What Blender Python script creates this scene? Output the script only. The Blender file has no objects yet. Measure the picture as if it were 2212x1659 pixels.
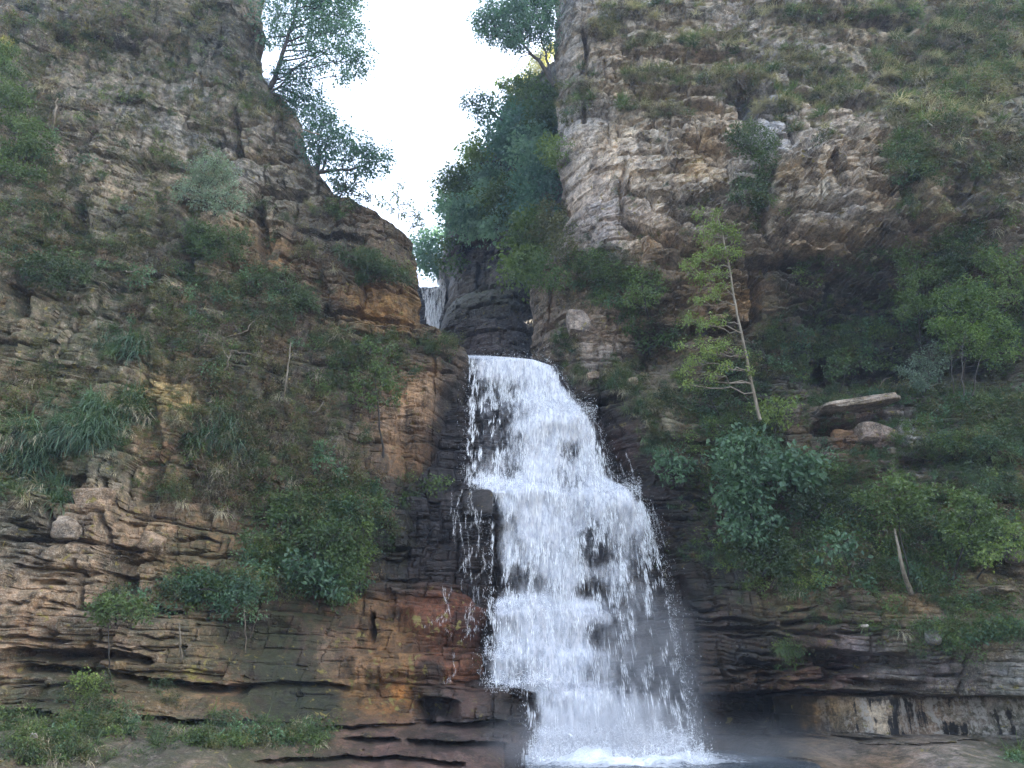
import bpy, bmesh, math, random
import numpy as np
from mathutils import Vector

# ------------------------------------------------------------------ camera, sky, sun, exposure
SC = bpy.context.scene
COL = SC.collection
R = math.radians
PITCH = R(22.6)
FOC = 1609.0            # focal length in pixels of a 2212 px wide picture
CAMZ = 2.4
cam_d = bpy.data.cameras.new("camera")
cam_d.sensor_width = 36.0
cam_d.lens = 36.0 * FOC / 2212.0
cam_d.clip_end = 2000
cam = bpy.data.objects.new("camera", cam_d)
cam.location = (0, 0, CAMZ)
cam.rotation_euler = (R(90) + PITCH, 0, 0)
COL.objects.link(cam)
SC.camera = cam

SUN_EL = R(33)
SUN_DIR = Vector((math.cos(SUN_EL) * 0.93, math.cos(SUN_EL) * 0.37, math.sin(SUN_EL))).normalized()
w = bpy.data.worlds.new("World")
SC.world = w
w.use_nodes = True
nt = w.node_tree
bg = nt.nodes["Background"]
sky = nt.nodes.new("ShaderNodeTexSky")
sky.sky_type = 'NISHITA'
sky.sun_disc = False
sky.sun_elevation = SUN_EL
sky.sun_rotation = math.atan2(SUN_DIR.x, SUN_DIR.y)
sky.air_density = 1.0
sky.dust_density = 3.0
sky.ozone_density = 1.0
hs = nt.nodes.new("ShaderNodeHueSaturation")
hs.inputs['Saturation'].default_value = 0.66
nt.links.new(sky.outputs[0], hs.inputs['Color'])
nt.links.new(hs.outputs[0], bg.inputs[0])
bg.inputs[1].default_value = 0.15
sun_d = bpy.data.lights.new("sun", 'SUN')
sun_d.energy = 4.5
sun_d.angle = R(0.5)
sun_d.color = (1.0, 0.9, 0.7)
sun = bpy.data.objects.new("sun", sun_d)
sun.rotation_euler = SUN_DIR.to_track_quat('Z', 'Y').to_euler()
sun.location = (0, 0, 80)
COL.objects.link(sun)
SC.view_settings.view_transform = 'Standard'
SC.view_settings.look = 'None'
SC.view_settings.gamma = 1
SC.view_settings.exposure = 2.85
SC.render.engine = 'CYCLES'
SC.cycles.use_denoising = True
SC.cycles.max_bounces = 6
SC.cycles.diffuse_bounces = 3
SC.cycles.transparent_max_bounces = 12
SC.cycles.volume_bounces = 0
SC.cycles.volume_step_rate = 2.5
SC.cycles.volume_max_steps = 64

rnd = random.Random(7)
rng = np.random.default_rng(11)

# ------------------------------------------------------------------ picture point -> place in the gorge
CP, SP = math.cos(PITCH), math.sin(PITCH)
def W(u, v, Y):
    a = (np.asarray(u, float) - 1106.0) / FOC
    b = (829.5 - np.asarray(v, float)) / FOC
    k = Y / (CP - b * SP)
    return np.stack(np.broadcast_arrays(a * k, Y + 0 * k, k * (SP + b * CP) + CAMZ), -1)
def proj(x, y, z):
    zz = z - CAMZ
    f = y * CP + zz * SP
    up = -y * SP + zz * CP
    f = np.maximum(f, 0.5)
    return 1106.0 + FOC * x / f, 829.5 - FOC * up / f

# ------------------------------------------------------------------ noise
def h2(ix, iy, seed=0):
    ix = np.asarray(ix).astype(np.int64).astype(np.uint64); iy = np.asarray(iy).astype(np.int64).astype(np.uint64)
    with np.errstate(over='ignore'):
        n = (ix * np.uint64(374761393) + iy * np.uint64(668265263) + np.uint64(seed * 1274126177 + 1013)) & np.uint64(0xffffffff)
        n = ((n ^ (n >> np.uint64(13))) * np.uint64(1274126177)) & np.uint64(0xffffffff)
        n = ((n ^ (n >> np.uint64(15))) * np.uint64(2246822519)) & np.uint64(0xffffffff)
        n = n ^ (n >> np.uint64(16))
    return n.astype(np.float64) / 4294967295.0
def vn(x, y, seed=0):
    fx, fy = np.floor(x), np.floor(y)
    tx, ty = x - fx, y - fy
    tx = tx * tx * (3 - 2 * tx); ty = ty * ty * (3 - 2 * ty)
    a = h2(fx, fy, seed); b = h2(fx + 1, fy, seed); c = h2(fx, fy + 1, seed); d = h2(fx + 1, fy + 1, seed)
    return (a + (b - a) * tx) * (1 - ty) + (c + (d - c) * tx) * ty
def fbm(x, y, octv=4, seed=0, gain=0.5):
    s = 0; a = 1; t = 0
    for i in range(octv):
        s = s + a * (vn(x, y, seed + i * 7) - 0.5); t += a
        x = x * 2.03 + 3.1; y = y * 2.03 + 1.7; a *= gain
    return s / t * 2
def sstep(a, b, x):
    t = np.clip((x - a) / (b - a), 0, 1)
    return t * t * (3 - 2 * t)

class TPS:
    """smooth surface through scattered control values"""
    def __init__(self, pts, vals, lam=0.02):
        P = np.asarray(pts, float) / 10.0
        V = np.asarray(vals, float)
        if V.ndim == 1: V = V[:, None]
        n = len(P)
        K = self.k(np.linalg.norm(P[:, None] - P[None], axis=2)) + lam * np.eye(n)
        Q = np.concatenate([np.ones((n, 1)), P], 1)
        A = np.block([[K, Q], [Q.T, np.zeros((3, 3))]])
        self.w = np.linalg.solve(A, np.concatenate([V, np.zeros((3, V.shape[1]))]))
        self.P = P
    @staticmethod
    def k(r): return r * r * np.log(r + 1e-6)
    def __call__(self, x, z):
        q = np.stack([np.ravel(x), np.ravel(z)], 1) / 10.0
        out = np.empty((len(q), self.w.shape[1]))
        n = len(self.P)
        for i in range(0, len(q), 60000):
            c = q[i:i + 60000]
            r = np.sqrt((c[:, None, 0] - self.P[None, :, 0])**2 + (c[:, None, 1] - self.P[None, :, 1])**2)
            out[i:i + 60000] = self.k(r) @ self.w[:n] + self.w[n] + c @ self.w[n + 1:]
        out = out.reshape(np.shape(x) + (self.w.shape[1],))
        return out[..., 0] if out.shape[-1] == 1 else out
def idw(ctrl, U, V, power=3.0, fields=None):
    """blend of control colours, coordinates are picture pixels"""
    c = np.asarray(ctrl, float)
    num = 0; den = 0
    for r in c:
        d = (((U - r[0])**2 + ((V - r[1]) * 1.25)**2) / 1e4 + 0.05) ** (power / 2)
        wgt = 1 / d
        num = num + wgt[..., None] * r[2:]; den = den + wgt
    return num / den[..., None]

# ------------------------------------------------------------------ mesh helpers
def link(name, me, mat=None, parent=None):
    o = bpy.data.objects.new(name, me)
    COL.objects.link(o)
    if mat is not None: me.materials.append(mat)
    if parent is not None: o.parent = parent
    return o
def mesh_np(name, verts, quads, smooth=False, attrs=None, tris=None):
    me = bpy.data.meshes.new(name)
    verts = np.ascontiguousarray(verts, dtype=np.float32).reshape(-1, 3)
    me.vertices.add(len(verts)); me.vertices.foreach_set('co', verts.ravel())
    faces = []; nq = 0 if quads is None else len(quads); ntr = 0 if tris is None else len(tris)
    loops = np.concatenate([np.asarray(quads, np.int32).ravel() if nq else np.zeros(0, np.int32),
                            np.asarray(tris, np.int32).ravel() if ntr else np.zeros(0, np.int32)])
    me.loops.add(len(loops)); me.loops.foreach_set('vertex_index', loops)
    me.polygons.add(nq + ntr)
    starts = np.concatenate([np.arange(nq) * 4, nq * 4 + np.arange(ntr) * 3]).astype(np.int32)
    me.polygons.foreach_set('loop_start', starts)
    me.polygons.foreach_set('use_smooth', np.full(nq + ntr, smooth))
    me.update(calc_edges=True)
    for k, a in (attrs or {}).items():
        a = np.asarray(a, np.float32)
        if a.ndim > 1 and a.shape[-1] == 3:
            at = me.attributes.new(k, 'FLOAT_COLOR', 'POINT')
            c = np.concatenate([a.reshape(-1, 3), np.ones((a.size // 3, 1), np.float32)], 1)
            at.data.foreach_set('color', c.ravel())
        else:
            at = me.attributes.new(k, 'FLOAT', 'POINT')
            at.data.foreach_set('value', a.ravel())
    return me
def grid_quads(nr, nc, flip=False):
    i = np.arange(nr - 1)[:, None] * nc + np.arange(nc - 1)[None]
    q = np.stack([i, i + 1, i + 1 + nc, i + nc], -1).reshape(-1, 4)
    return q[:, ::-1] if flip else q
def tag(o, label=None, cat=None, group=None, kind=None):
    if label: o['label'] = label
    if cat: o['category'] = cat
    if group: o['group'] = group
    if kind: o['kind'] = kind
    return o
def empty(name, loc):
    o = bpy.data.objects.new(name, None)
    o.location = tuple(float(c) for c in loc); o.empty_display_size = 0.2
    COL.objects.link(o)
    return o

# ------------------------------------------------------------------ materials
class NB:
    def __init__(self, name):
        self.m = bpy.data.materials.new(name); self.m.use_nodes = True
        self.t = self.m.node_tree; self.n = self.t.nodes; self.n.clear()
        self.out = self.n.new("ShaderNodeOutputMaterial")
    def node(self, typ, **kw):
        nd = self.n.new(typ)
        for k, v in kw.items():
            if k.startswith('_'): setattr(nd, k[1:], v)
        return nd
    def l(self, a, b): self.t.links.new(a, b)
    def val(self, x, sock):
        if isinstance(x, (int, float)): sock.default_value = x
        elif isinstance(x, tuple): sock.default_value = x if len(x) == len(sock.default_value) else tuple(x) + (1,)
        else: self.l(x, sock)
    def math(self, op, a, b=0.0, c=None, clamp=False):
        nd = self.n.new("ShaderNodeMath"); nd.operation = op; nd.use_clamp = clamp
        self.val(a, nd.inputs[0]); self.val(b, nd.inputs[1])
        if c is not None: self.val(c, nd.inputs[2])
        return nd.outputs[0]
    def mix(self, f, a, b, typ='MIX'):
        nd = self.n.new("ShaderNodeMix"); nd.data_type = 'RGBA'; nd.blend_type = typ
        self.val(f, nd.inputs[0]); self.val(a, nd.inputs[6]); self.val(b, nd.inputs[7])
        return nd.outputs[2]
    def mapr(self, x, a, b, c=0.0, d=1.0):
        nd = self.n.new("ShaderNodeMapRange"); nd.clamp = True; nd.interpolation_type = 'SMOOTHSTEP'
        self.val(x, nd.inputs[0]); nd.inputs[1].default_value = a; nd.inputs[2].default_value = b
        nd.inputs[3].default_value = c; nd.inputs[4].default_value = d
        return nd.outputs[0]
    def pos(self, scale=(1, 1, 1)):
        g = self.n.new("ShaderNodeNewGeometry")
        mp = self.n.new("ShaderNodeMapping"); mp.inputs['Scale'].default_value = scale
        self.l(g.outputs['Position'], mp.inputs['Vector'])
        return mp.outputs[0]
    def noise(self, vec, scale, detail=4, rough=0.6, dist=0.0):
        nd = self.n.new("ShaderNodeTexNoise"); nd.inputs['Scale'].default_value = scale
        nd.inputs['Detail'].default_value = detail; nd.inputs['Roughness'].default_value = rough
        nd.inputs['Distortion'].default_value = dist
        self.l(vec, nd.inputs['Vector'])
        return nd.outputs[0]
    def attr(self, name, col=False):
        nd = self.n.new("ShaderNodeAttribute"); nd.attribute_name = name
        return nd.outputs['Color'] if col else nd.outputs['Fac']

def rock_material(name, lichen=0.6, moss=0.6):
    b = NB(name)
    P = b.pos(); S = b.pos((1.0, 1.0, 0.22)); H = b.pos((1, 1, 3.2))
    tint = b.attr('tint', True); wet = b.attr('wet'); mossa = b.attr('moss'); lic = b.attr('lichen')
    n1 = b.noise(P, 1.1, 6, 0.65); n2 = b.noise(P, 7.0, 5, 0.7); n3 = b.noise(S, 2.2, 5, 0.65, 0.6); n4 = b.noise(P, 26.0, 3, 0.7)
    n5 = b.noise(H, 2.6, 5, 0.6)
    c = b.mix(b.mapr(n1, 0.35, 0.7), b.mix(1.0, tint, (0.62, 0.56, 0.50), 'MULTIPLY'), b.mix(1.0, tint, (1.25, 1.2, 1.12), 'MULTIPLY'))
    c = b.mix(b.mapr(n2, 0.42, 0.60, 0.0, 0.75), c, b.mix(1.0, c, (1.65, 1.55, 1.42), 'MULTIPLY'))
    c = b.mix(b.mapr(n4, 0.38, 0.52, 0.55, 0.0), c, b.mix(1.0, c, (0.35, 0.32, 0.30), 'MULTIPLY'))
    n6 = b.noise(P, 2.6, 5, 0.7, 0.3)
    c = b.mix(b.mapr(n6, 0.50, 0.60, 0.0, 0.70), c, b.mix(1.0, c, (0.38, 0.37, 0.36), 'MULTIPLY'))
    # dark vertical weathering streaks and bedding bands of the stone
    c = b.mix(b.mapr(n3, 0.48, 0.66, 0.0, 0.62), c, b.mix(1.0, c, (0.30, 0.28, 0.27), 'MULTIPLY'))
    c = b.mix(b.mapr(n5, 0.50, 0.7, 0.0, 0.45), c, b.mix(1.0, c, (0.55, 0.42, 0.30), 'MULTIPLY'))
    # lichen flecks
    vor = b.n.new("ShaderNodeTexVoronoi"); vor.inputs['Scale'].default_value = 5.0; vor.inputs['Randomness'].default_value = 1
    pd = b.n.new("ShaderNodeVectorMath"); pd.operation = 'ADD'
    nz = b.n.new("ShaderNodeTexNoise"); nz.inputs['Scale'].default_value = 9.0; nz.inputs['Detail'].default_value = 3
    b.l(P, nz.inputs['Vector'])
    sc = b.n.new("ShaderNodeVectorMath"); sc.operation = 'SCALE'; sc.inputs['Scale'].default_value = 0.16
    b.l(nz.outputs['Color'], sc.inputs[0]); b.l(P, pd.inputs[0]); b.l(sc.outputs[0], pd.inputs[1]); b.l(pd.outputs[0], vor.inputs['Vector'])
    spot = b.math('MULTIPLY', b.mapr(vor.outputs['Distance'], 0.22, 0.34, 1.0, 0.0), b.mapr(n2, 0.46, 0.58))
    spot = b.math('MAXIMUM', spot, b.mapr(n4, 0.56, 0.62, 0.0, 0.9))
    spot = b.math('MULTIPLY', b.math('MULTIPLY', spot, lic), lichen, clamp=True)
    c = b.mix(spot, c, (0.50, 0.46, 0.38))
    # moss, more of it on what faces up
    g = b.n.new("ShaderNodeNewGeometry"); sx = b.n.new("ShaderNodeSeparateXYZ"); b.l(g.outputs['Normal'], sx.inputs[0])
    up = b.mapr(sx.outputs['Z'], 0.0, 0.7)
    mm = b.math('MULTIPLY', b.mapr(b.math('ADD', n6, b.math('MULTIPLY', n4, 0.35)), 0.60, 0.70), mossa)
    mm = b.math('MULTIPLY', b.math('ADD', mm, b.math('MULTIPLY', up, b.math('MULTIPLY', mossa, 0.55))), moss, clamp=True)
    c = b.mix(mm, c, b.mix(n2, (0.018, 0.026, 0.010), (0.075, 0.080, 0.022)))
    wf = b.math('MULTIPLY', wet, b.mapr(n3, 0.25, 0.6, 1.0, 0.75), clamp=True)
    yl_ = b.attr('ylich'); yn = b.noise(P, 3.4, 4, .65, .5)
    c = b.mix(b.mapr(b.math('ADD', yn, b.math('MULTIPLY', yl_, .085)), .62, .68), c, (0.21, 0.17, 0.045)) if lichen > .5 else c
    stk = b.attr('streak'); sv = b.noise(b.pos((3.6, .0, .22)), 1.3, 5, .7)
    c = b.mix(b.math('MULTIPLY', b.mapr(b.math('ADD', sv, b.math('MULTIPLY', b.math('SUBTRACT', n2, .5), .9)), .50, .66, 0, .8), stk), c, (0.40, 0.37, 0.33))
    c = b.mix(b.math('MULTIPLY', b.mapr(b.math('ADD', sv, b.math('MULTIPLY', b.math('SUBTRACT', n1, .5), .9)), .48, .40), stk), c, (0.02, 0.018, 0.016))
    c = b.mix(wf, c, b.mix(1.0, c, (0.36, 0.33, 0.32), 'MULTIPLY'))
    pr = b.n.new("ShaderNodeBsdfPrincipled")
    b.l(c, pr.inputs['Base Color'])
    rg = b.mix(wf, (0.9, 0.9, 0.9), (0.30, 0.30, 0.30)); b.l(rg, pr.inputs['Roughness'])
    pr.inputs['Specular IOR Level'].default_value = 0.4
    hgt = b.math('ADD', b.math('MULTIPLY', n2, 0.6), b.math('MULTIPLY', n4, 0.35))
    hgt = b.math('ADD', hgt, b.math('MULTIPLY', b.noise(H, 9.0, 4, 0.6), 0.5))
    bp = b.n.new("ShaderNodeBump"); bp.inputs['Strength'].default_value = 0.85; bp.inputs['Distance'].default_value = 0.10
    b.l(hgt, bp.inputs['Height']); b.l(bp.outputs[0], pr.inputs['Normal'])
    b.l(pr.outputs[0], b.out.inputs[0])
    return b.m

def leaf_material(name, c1, c2, c3=None, trans=0.28, rough=0.55):
    b = NB(name)
    oi = b.n.new("ShaderNodeObjectInfo")
    n1 = b.noise(b.pos(), 1.7, 3, 0.6); n2 = b.noise(b.pos(), 11.0, 2, 0.6)
    c = b.mix(b.mapr(b.math('ADD', b.math('MULTIPLY', n1, 0.7), b.math('MULTIPLY', oi.outputs['Random'], 0.35)), 0.3, 0.8), c1, c2)
    c = b.mix(b.mapr(n2, 0.35, 0.75, 0.0, 0.8), c, b.mix(1.0, c, (1.7, 1.6, 1.35), 'MULTIPLY'))
    if c3 is not None:
        c = b.mix(b.mapr(n2, 0.62, 0.72), c, c3)
    pr = b.n.new("ShaderNodeBsdfPrincipled"); b.l(c, pr.inputs['Base Color'])
    pr.inputs['Roughness'].default_value = rough
    tr = b.n.new("ShaderNodeBsdfTranslucent"); b.l(b.mix(1.0, c, (1.5, 1.7, 0.9), 'MULTIPLY'), tr.inputs['Color'])
    mx = b.n.new("ShaderNodeMixShader"); mx.inputs[0].default_value = trans
    b.l(pr.outputs[0], mx.inputs[1]); b.l(tr.outputs[0], mx.inputs[2]); b.l(mx.outputs[0], b.out.inputs[0])
    return b.m
def bark_material(name, c1, c2):
    b = NB(name)
    n1 = b.noise(b.pos((1, 1, 0.35)), 9.0, 5, 0.65); n2 = b.noise(b.pos((1, 1, 2.5)), 6, 3, 0.6)
    c = b.mix(b.mapr(n1, 0.35, 0.65), c1, c2)
    c = b.mix(b.mapr(n2, 0.6, 0.7, 0, 0.7), c, b.mix(1.0, c, (0.35, 0.35, 0.33), 'MULTIPLY'))
    pr = b.n.new("ShaderNodeBsdfPrincipled"); b.l(c, pr.inputs['Base Color']); pr.inputs['Roughness'].default_value = 0.85
    bp = b.n.new("ShaderNodeBump"); bp.inputs['Strength'].default_value = 0.5; bp.inputs['Distance'].default_value = 0.02
    b.l(n1, bp.inputs['Height']); b.l(bp.outputs[0], pr.inputs['Normal']); b.l(pr.outputs[0], b.out.inputs[0])
    return b.m

M_ROCK = rock_material("weathered_sandstone")
M_WETROCK = rock_material("wet_sandstone", 0.25, 0.35)
L_DARK = leaf_material("dark_foliage", (0.022, 0.040, 0.014), (0.062, 0.092, 0.030))
L_SKY = leaf_material("airy_backlit_foliage", (0.032, 0.070, 0.062), (0.075, 0.130, 0.118), trans=0.55)  # bluish backlight and sky flare painted into the leaf colour
L_FAR = leaf_material('haze_blue_far_foliage', (0.05, 0.105, 0.095), (0.15, 0.24, 0.20), trans=0.4)  # blue of haze and flare painted into these leaves
L_MID = leaf_material("green_foliage", (0.036, 0.066, 0.018), (0.100, 0.145, 0.036), (0.18, 0.19, 0.05))
L_LIGHT = leaf_material("light_green_foliage", (0.06, 0.10, 0.025), (0.16, 0.21, 0.055), (0.27, 0.27, 0.07), trans=0.35)
L_BRIGHT = leaf_material("bright_foliage", (0.06, 0.105, 0.025), (0.17, 0.235, 0.055), (0.30, 0.33, 0.08), trans=0.35)
L_BLUE = leaf_material("blue_green_foliage", (0.038, 0.078, 0.042), (0.100, 0.175, 0.095))
L_PALE = leaf_material("pale_grey_green_foliage", (0.06, 0.095, 0.07), (0.16, 0.21, 0.16))
L_YEL = leaf_material("yellow_foliage", (0.17, 0.165, 0.05), (0.28, 0.25, 0.09), trans=0.4)
L_OLIVE = leaf_material("olive_scrub", (0.045, 0.050, 0.018), (0.115, 0.108, 0.038), (0.22, 0.18, 0.08))
L_BROWN = leaf_material("brown_scrub", (0.055, 0.038, 0.020), (0.135, 0.090, 0.045), (0.24, 0.16, 0.09), trans=0.15)
G_DRY = leaf_material("dry_grass", (0.19, 0.165, 0.115), (0.36, 0.32, 0.24), (0.48, 0.44, 0.34), trans=0.25)
G_GREEN = leaf_material("green_grass", (0.05, 0.08, 0.035), (0.12, 0.16, 0.06), (0.20, 0.22, 0.10), trans=0.3)
G_BLUE = leaf_material("blue_green_grass", (0.045, 0.085, 0.055), (0.11, 0.17, 0.11), trans=0.3)
B_PALE = bark_material("pale_bark", (0.24, 0.20, 0.15), (0.12, 0.10, 0.07))
B_DARK = bark_material("dark_bark", (0.055, 0.045, 0.035), (0.022, 0.019, 0.016))
B_TWIG = bark_material("dry_twig_bark", (0.20, 0.16, 0.12), (0.11, 0.085, 0.06))

# ------------------------------------------------------------------ layered rock relief
def strata(x, z, dip=0.0, seed=1, levels=((2.3, 3.2, .55), (0.75, 1.3, .24), (0.24, 0.55, .10))):
    zz = z + dip * x + 0.55 * fbm(x * .11, z * .11, 3, seed) + 0.03 * fbm(x * 1.1, z * 1.1, 2, seed + 3)
    xx = x + 0.5 * fbm(x * .35, z * .35, 3, seed + 5) + 0.03 * fbm(x * 2.1, z * 2.1, 2, seed + 8)
    out = 0; tone = 0
    r = np.random.default_rng(seed)
    for li, (T, Wd, amp) in enumerate(levels):
        bd = -40 + np.cumsum(r.uniform(0.35, 1.65, int(150 / T)) * T)
        fc = np.floor((xx + 0.16 * Wd * fbm(zz * .7, xx * .2, 2, seed + 61 + li)) / (Wd * 1.5) + li * .37)
        zl = zz + (h2(fc, 7, seed + li) - .5) * T * 1.3 + (h2(fc, 8, seed + li) - .5) * 0.12 * xx
        k = np.searchsorted(bd, zl)
        k = np.clip(k, 1, len(bd) - 1)
        hk = h2(k, 3, seed + li)
        wv = Wd * (0.45 + 1.3 * h2(k, 5, seed + li))
        q = xx / wv + hk * 17
        bi = np.floor(q)
        hb = h2(k, bi, seed + 20 + li)
        tone = tone + (hb - 0.5) * (0.5 if li else 0.3)
        out = out + amp * ((hb - .5) * 1.5 + (hk - .5) * 0.45)
        dz = np.minimum(zl - bd[k - 1], bd[k] - zl)
        out = out + amp * 0.7 * np.exp(-(dz / (0.035 * T + 0.02))**2) * (h2(k, 9, seed) * 0.9 + 0.2)
        dx = np.minimum(q - bi, 1 - (q - bi)) * wv
        out = out + amp * 0.5 * np.exp(-(dx / (0.02 * Wd + 0.02))**2) * h2(k, bi, seed + 41)
        # the bed face leans: its top a little proud of its foot
        f = (zl - bd[k - 1]) / (bd[k] - bd[k - 1])
        out = out + amp * 0.35 * (0.5 - f)
    return out, tone

HITS = []      # (u, v, depth, x, y, z, nx, ny, nz) of the rock surfaces, for planting
RECESS = []
def undercut(U, V, y, feats):
    wob_ = 5 * fbm(U * .03, V * .01, 3, 77)
    Vw = V + wob_
    for (pl, h, d) in feats:
        pl = np.asarray(pl, float)
        x0, x1 = pl[0, 0], pl[-1, 0]
        m = (U > x0 - 14) & (U < x1 + 14) & (Vw > pl[:, 1].min() - 6) & (Vw < pl[:, 1].max() + h * 2.4 + 6)
        if not m.any(): continue
        u = U[m]; dv = Vw[m] - np.interp(u, pl[:, 0], pl[:, 1])
        tap = sstep(x0 - 12, x0 + 25, u) * (1 - sstep(x1 - 25, x1 + 12, u))
        f = sstep(-2.0, 3.0, dv) * np.exp(-np.maximum(dv - h * .5, 0)**2 / (2 * (h * .5)**2))
        y[m] = y[m] + d * f * tap
    return y
def crack(U, V, y, feats):
    for (pl, h, d) in feats:          # near-vertical clefts, polyline goes down
        pl = np.asarray(pl, float)
        ul = np.interp(V, pl[:, 1], pl[:, 0])
        v0, v1 = pl[0, 1], pl[-1, 1]
        tap = sstep(v0 - 10, v0 + 15, V) * (1 - sstep(v1 - 15, v1 + 10, V))
        du = (U - ul + 4 * fbm(U * .02, V * .05, 3, 78)) / h
        y = y + d * np.exp(-du**4) * tap
    return y

def sheet(name, edge, side, ctrl, tints, rows_v, ncol, mat, seed=1, dip=0.0, rough=1.0, unders=(), cracks=(),
          xmax=None, back=10.0, tops=(), ampc=None, wets=None, mossc=None, licc=None, Yref=25.0, levels=None, edge_noise=0.35, bulges=(), streaks=(), ribs=(), crust_shade=(), ylich=(), walls=()):
    cw = np.array([W(u, v, Y) for (u, v, Y) in ctrl])
    T = TPS(cw[:, [0, 2]], cw[:, 1], 0.004 if name == 'right_cliff' else 0.02)
    rv_ = np.asarray(rows_v, float)
    zr = W(0, rv_, Yref if Yref > 26 else np.interp(rv_, [0, 500, 900, 1700], [32.5, 28, 26, 22]))[:, 2]
    zr = np.concatenate([zr, np.asarray(tops, float)]) if len(tops) else zr  # unseen upper rows, added so the cliff shades the gorge
    zr = np.sort(zr)
    ew = np.array([W(u, v, Y + 1.2) for (u, v, Y) in edge]); o = np.argsort(ew[:, 2]); ew = ew[o]
    EX = np.interp(zr, ew[:, 2], ew[:, 0])
    EX = EX + edge_noise * fbm(zr * 0.9, zr * 0 + seed, 4, seed + 60) + 0.5 * edge_noise * (h2(np.floor(zr / 0.45), 1, seed) - .5)
    s = 1 if side == 'left' else -1      # left body: edge on its right
    if xmax is None:
        Yv = Yref + 2
        fr = 1106.0 / FOC * (Yv * CP + (zr - CAMZ) * SP) + 2.0
        far = -s * fr
    else:
        far = xmax + 0 * zr
    t = np.linspace(0, 1, ncol)
    X = far[:, None] + (EX - far)[:, None] * t[None]
    outer = -s * np.linspace(85 if xmax is None else .5, 1.5 if xmax is None else .1, 10)  # open-ended cliffs get a long unseen wing, added to block the sun
    X = np.concatenate([far[:, None] + outer[None], X], 1)
    Z = np.broadcast_to(zr[:, None], X.shape).copy()
    Yb = T(np.clip(X, -34, 34), np.clip(Z, -2, 40)) + np.maximum(Z - 40, 0) * 0.3
    U, V = proj(X, Yb, Z)
    lv = levels or ((2.3, 3.2, .55), (0.75, 1.3, .24), (0.24, 0.55, .10))
    D, tone = strata(X, Z, dip, seed, lv)
    amp = idw(ampc, U, V)[..., 0] if ampc is not None else 1.0
    D = D * amp * rough
    D = D + 0.9 * fbm(X * .16, Z * .13, 3, seed + 31) * rough + 0.13 * fbm(X * .8, Z * .8, 3, seed + 37) * rough + 0.05 * fbm(X * 4, Z * 5, 3, seed + 39)
    for (kx, kz, am, v0_, v1_) in ribs:
        ph = X * kx + Z * kz + .55 * fbm(X * .3, Z * .3, 3, seed + 81)
        fr_ = ph - np.floor(ph)
        hgt_ = h2(np.floor(ph), 3, seed + 4)
        D = D + am * (.4 + .9 * hgt_) * (np.minimum(fr_ / .72, (1 - fr_) / .28) * -1 + .5) * sstep(v0_ - 20, v0_ + 20, V) * (1 - sstep(v1_ - 30, v1_ + 30, V))
    Y = Yb + D
    Y = undercut(U, V, Y, unders); Y = crack(U, V, Y, cracks)
    for (bu, bv, ru, rv, d) in bulges:
        q = ((U - bu) / ru)**2 + ((V - bv) / rv)**2
        Y = Y + d * np.exp(-q * q)
    for (u0_, u1_, v0_, v1_) in walls:      # a plumb wall band under an overhang
        Uq, Vq = proj(X, Y, Z)
        m_ = (Uq > u0_) & (Uq < u1_) & (Vq > v0_) & (Vq < v1_)
        wq = m_.astype(float); cnt = wq.sum(0); yc = (Y * wq).sum(0) / np.maximum(cnt, 1)
        okc = cnt > 2
        if okc.any():
            yc = np.interp(np.arange(len(yc)), np.nonzero(okc)[0], yc[okc])
            kk = np.ones(25) / 25; yc = np.convolve(np.pad(yc, 12, mode='edge'), kk, 'valid')
            tgt = yc[None] + .25 + .16 * D + .05 * fbm(X * 3, Z * 3, 3, 5)
            Y = np.where(m_, tgt, Y)
    dist = np.abs(EX[:, None] - X)
    Y = Y + 1.1 * np.clip(1 - dist / 1.3, 0, 1)**2
    X2 = X + 0.05 * fbm(X * 1.3, Z * 1.9, 3, seed + 51)
    Z2 = Z + 0.07 * fbm(X * 1.7, Z * 1.7, 3, seed + 53) + 0.10 * np.clip(np.abs(np.gradient(Y, axis=0)) - 0.15, 0, 1) * 0
    # the wall turning back into the gorge beyond its edge
    nb = 18
    bt = (np.arange(1, nb + 1) / nb) ** 1.3
    Ye = Y[:, -1:]
    Xb = EX[:, None] * (1 + back * bt[None] / Ye) - s * bt[None] * (0.9 + 0.5 * fbm(zr * .5, zr * 0, 2, seed + 9))[:, None] + 0.2 * bt[None] * fbm(bt[None] * 9 + 0 * zr[:, None], zr[:, None] * 1.2, 3, seed + 90)
    Ybk = Y[:, -1:] + back * bt[None]
    X2 = np.concatenate([X2, Xb], 1); Y = np.concatenate([Y, Ybk], 1); Z2 = np.concatenate([Z2, np.broadcast_to(zr[:, None], Xb.shape)], 1)
    tone = np.concatenate([tone, np.broadcast_to(tone[:, -1:], Xb.shape)], 1)
    U, V = proj(X2, Y, Z2)
    tc = idw(tints, U, V, 3.5)  # control tints hold a slight share of the gorge's shade
    if side == 'left':
        gm = (0.30 * (1 - sstep(420, 520, V)))[..., None]; tc = tc * (1 - gm) + gm * tc.mean(-1, keepdims=True)
    # stone colour varies from block to block and in broad patches
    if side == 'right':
        gm = (0.42 * (1 - sstep(480, 620, V)))[..., None]; gy = tc.mean(-1, keepdims=True); tc = tc * (1 + .38 * (1 - sstep(480, 620, V)))[..., None]; gy = gy * 1.36  # upper right greyed, and lightened: its brighter light is put into the tint
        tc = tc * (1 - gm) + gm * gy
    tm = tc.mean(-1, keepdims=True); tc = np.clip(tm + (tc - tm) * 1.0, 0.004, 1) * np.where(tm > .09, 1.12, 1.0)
    tc = tc * np.exp(0.55 * tone)[..., None]
    warm = fbm(X2 * .5, Z2 * .6, 4, seed + 71)[..., None]
    tc = tc * (1 + warm * np.array([0.22, 0.05, -0.22]))
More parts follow.
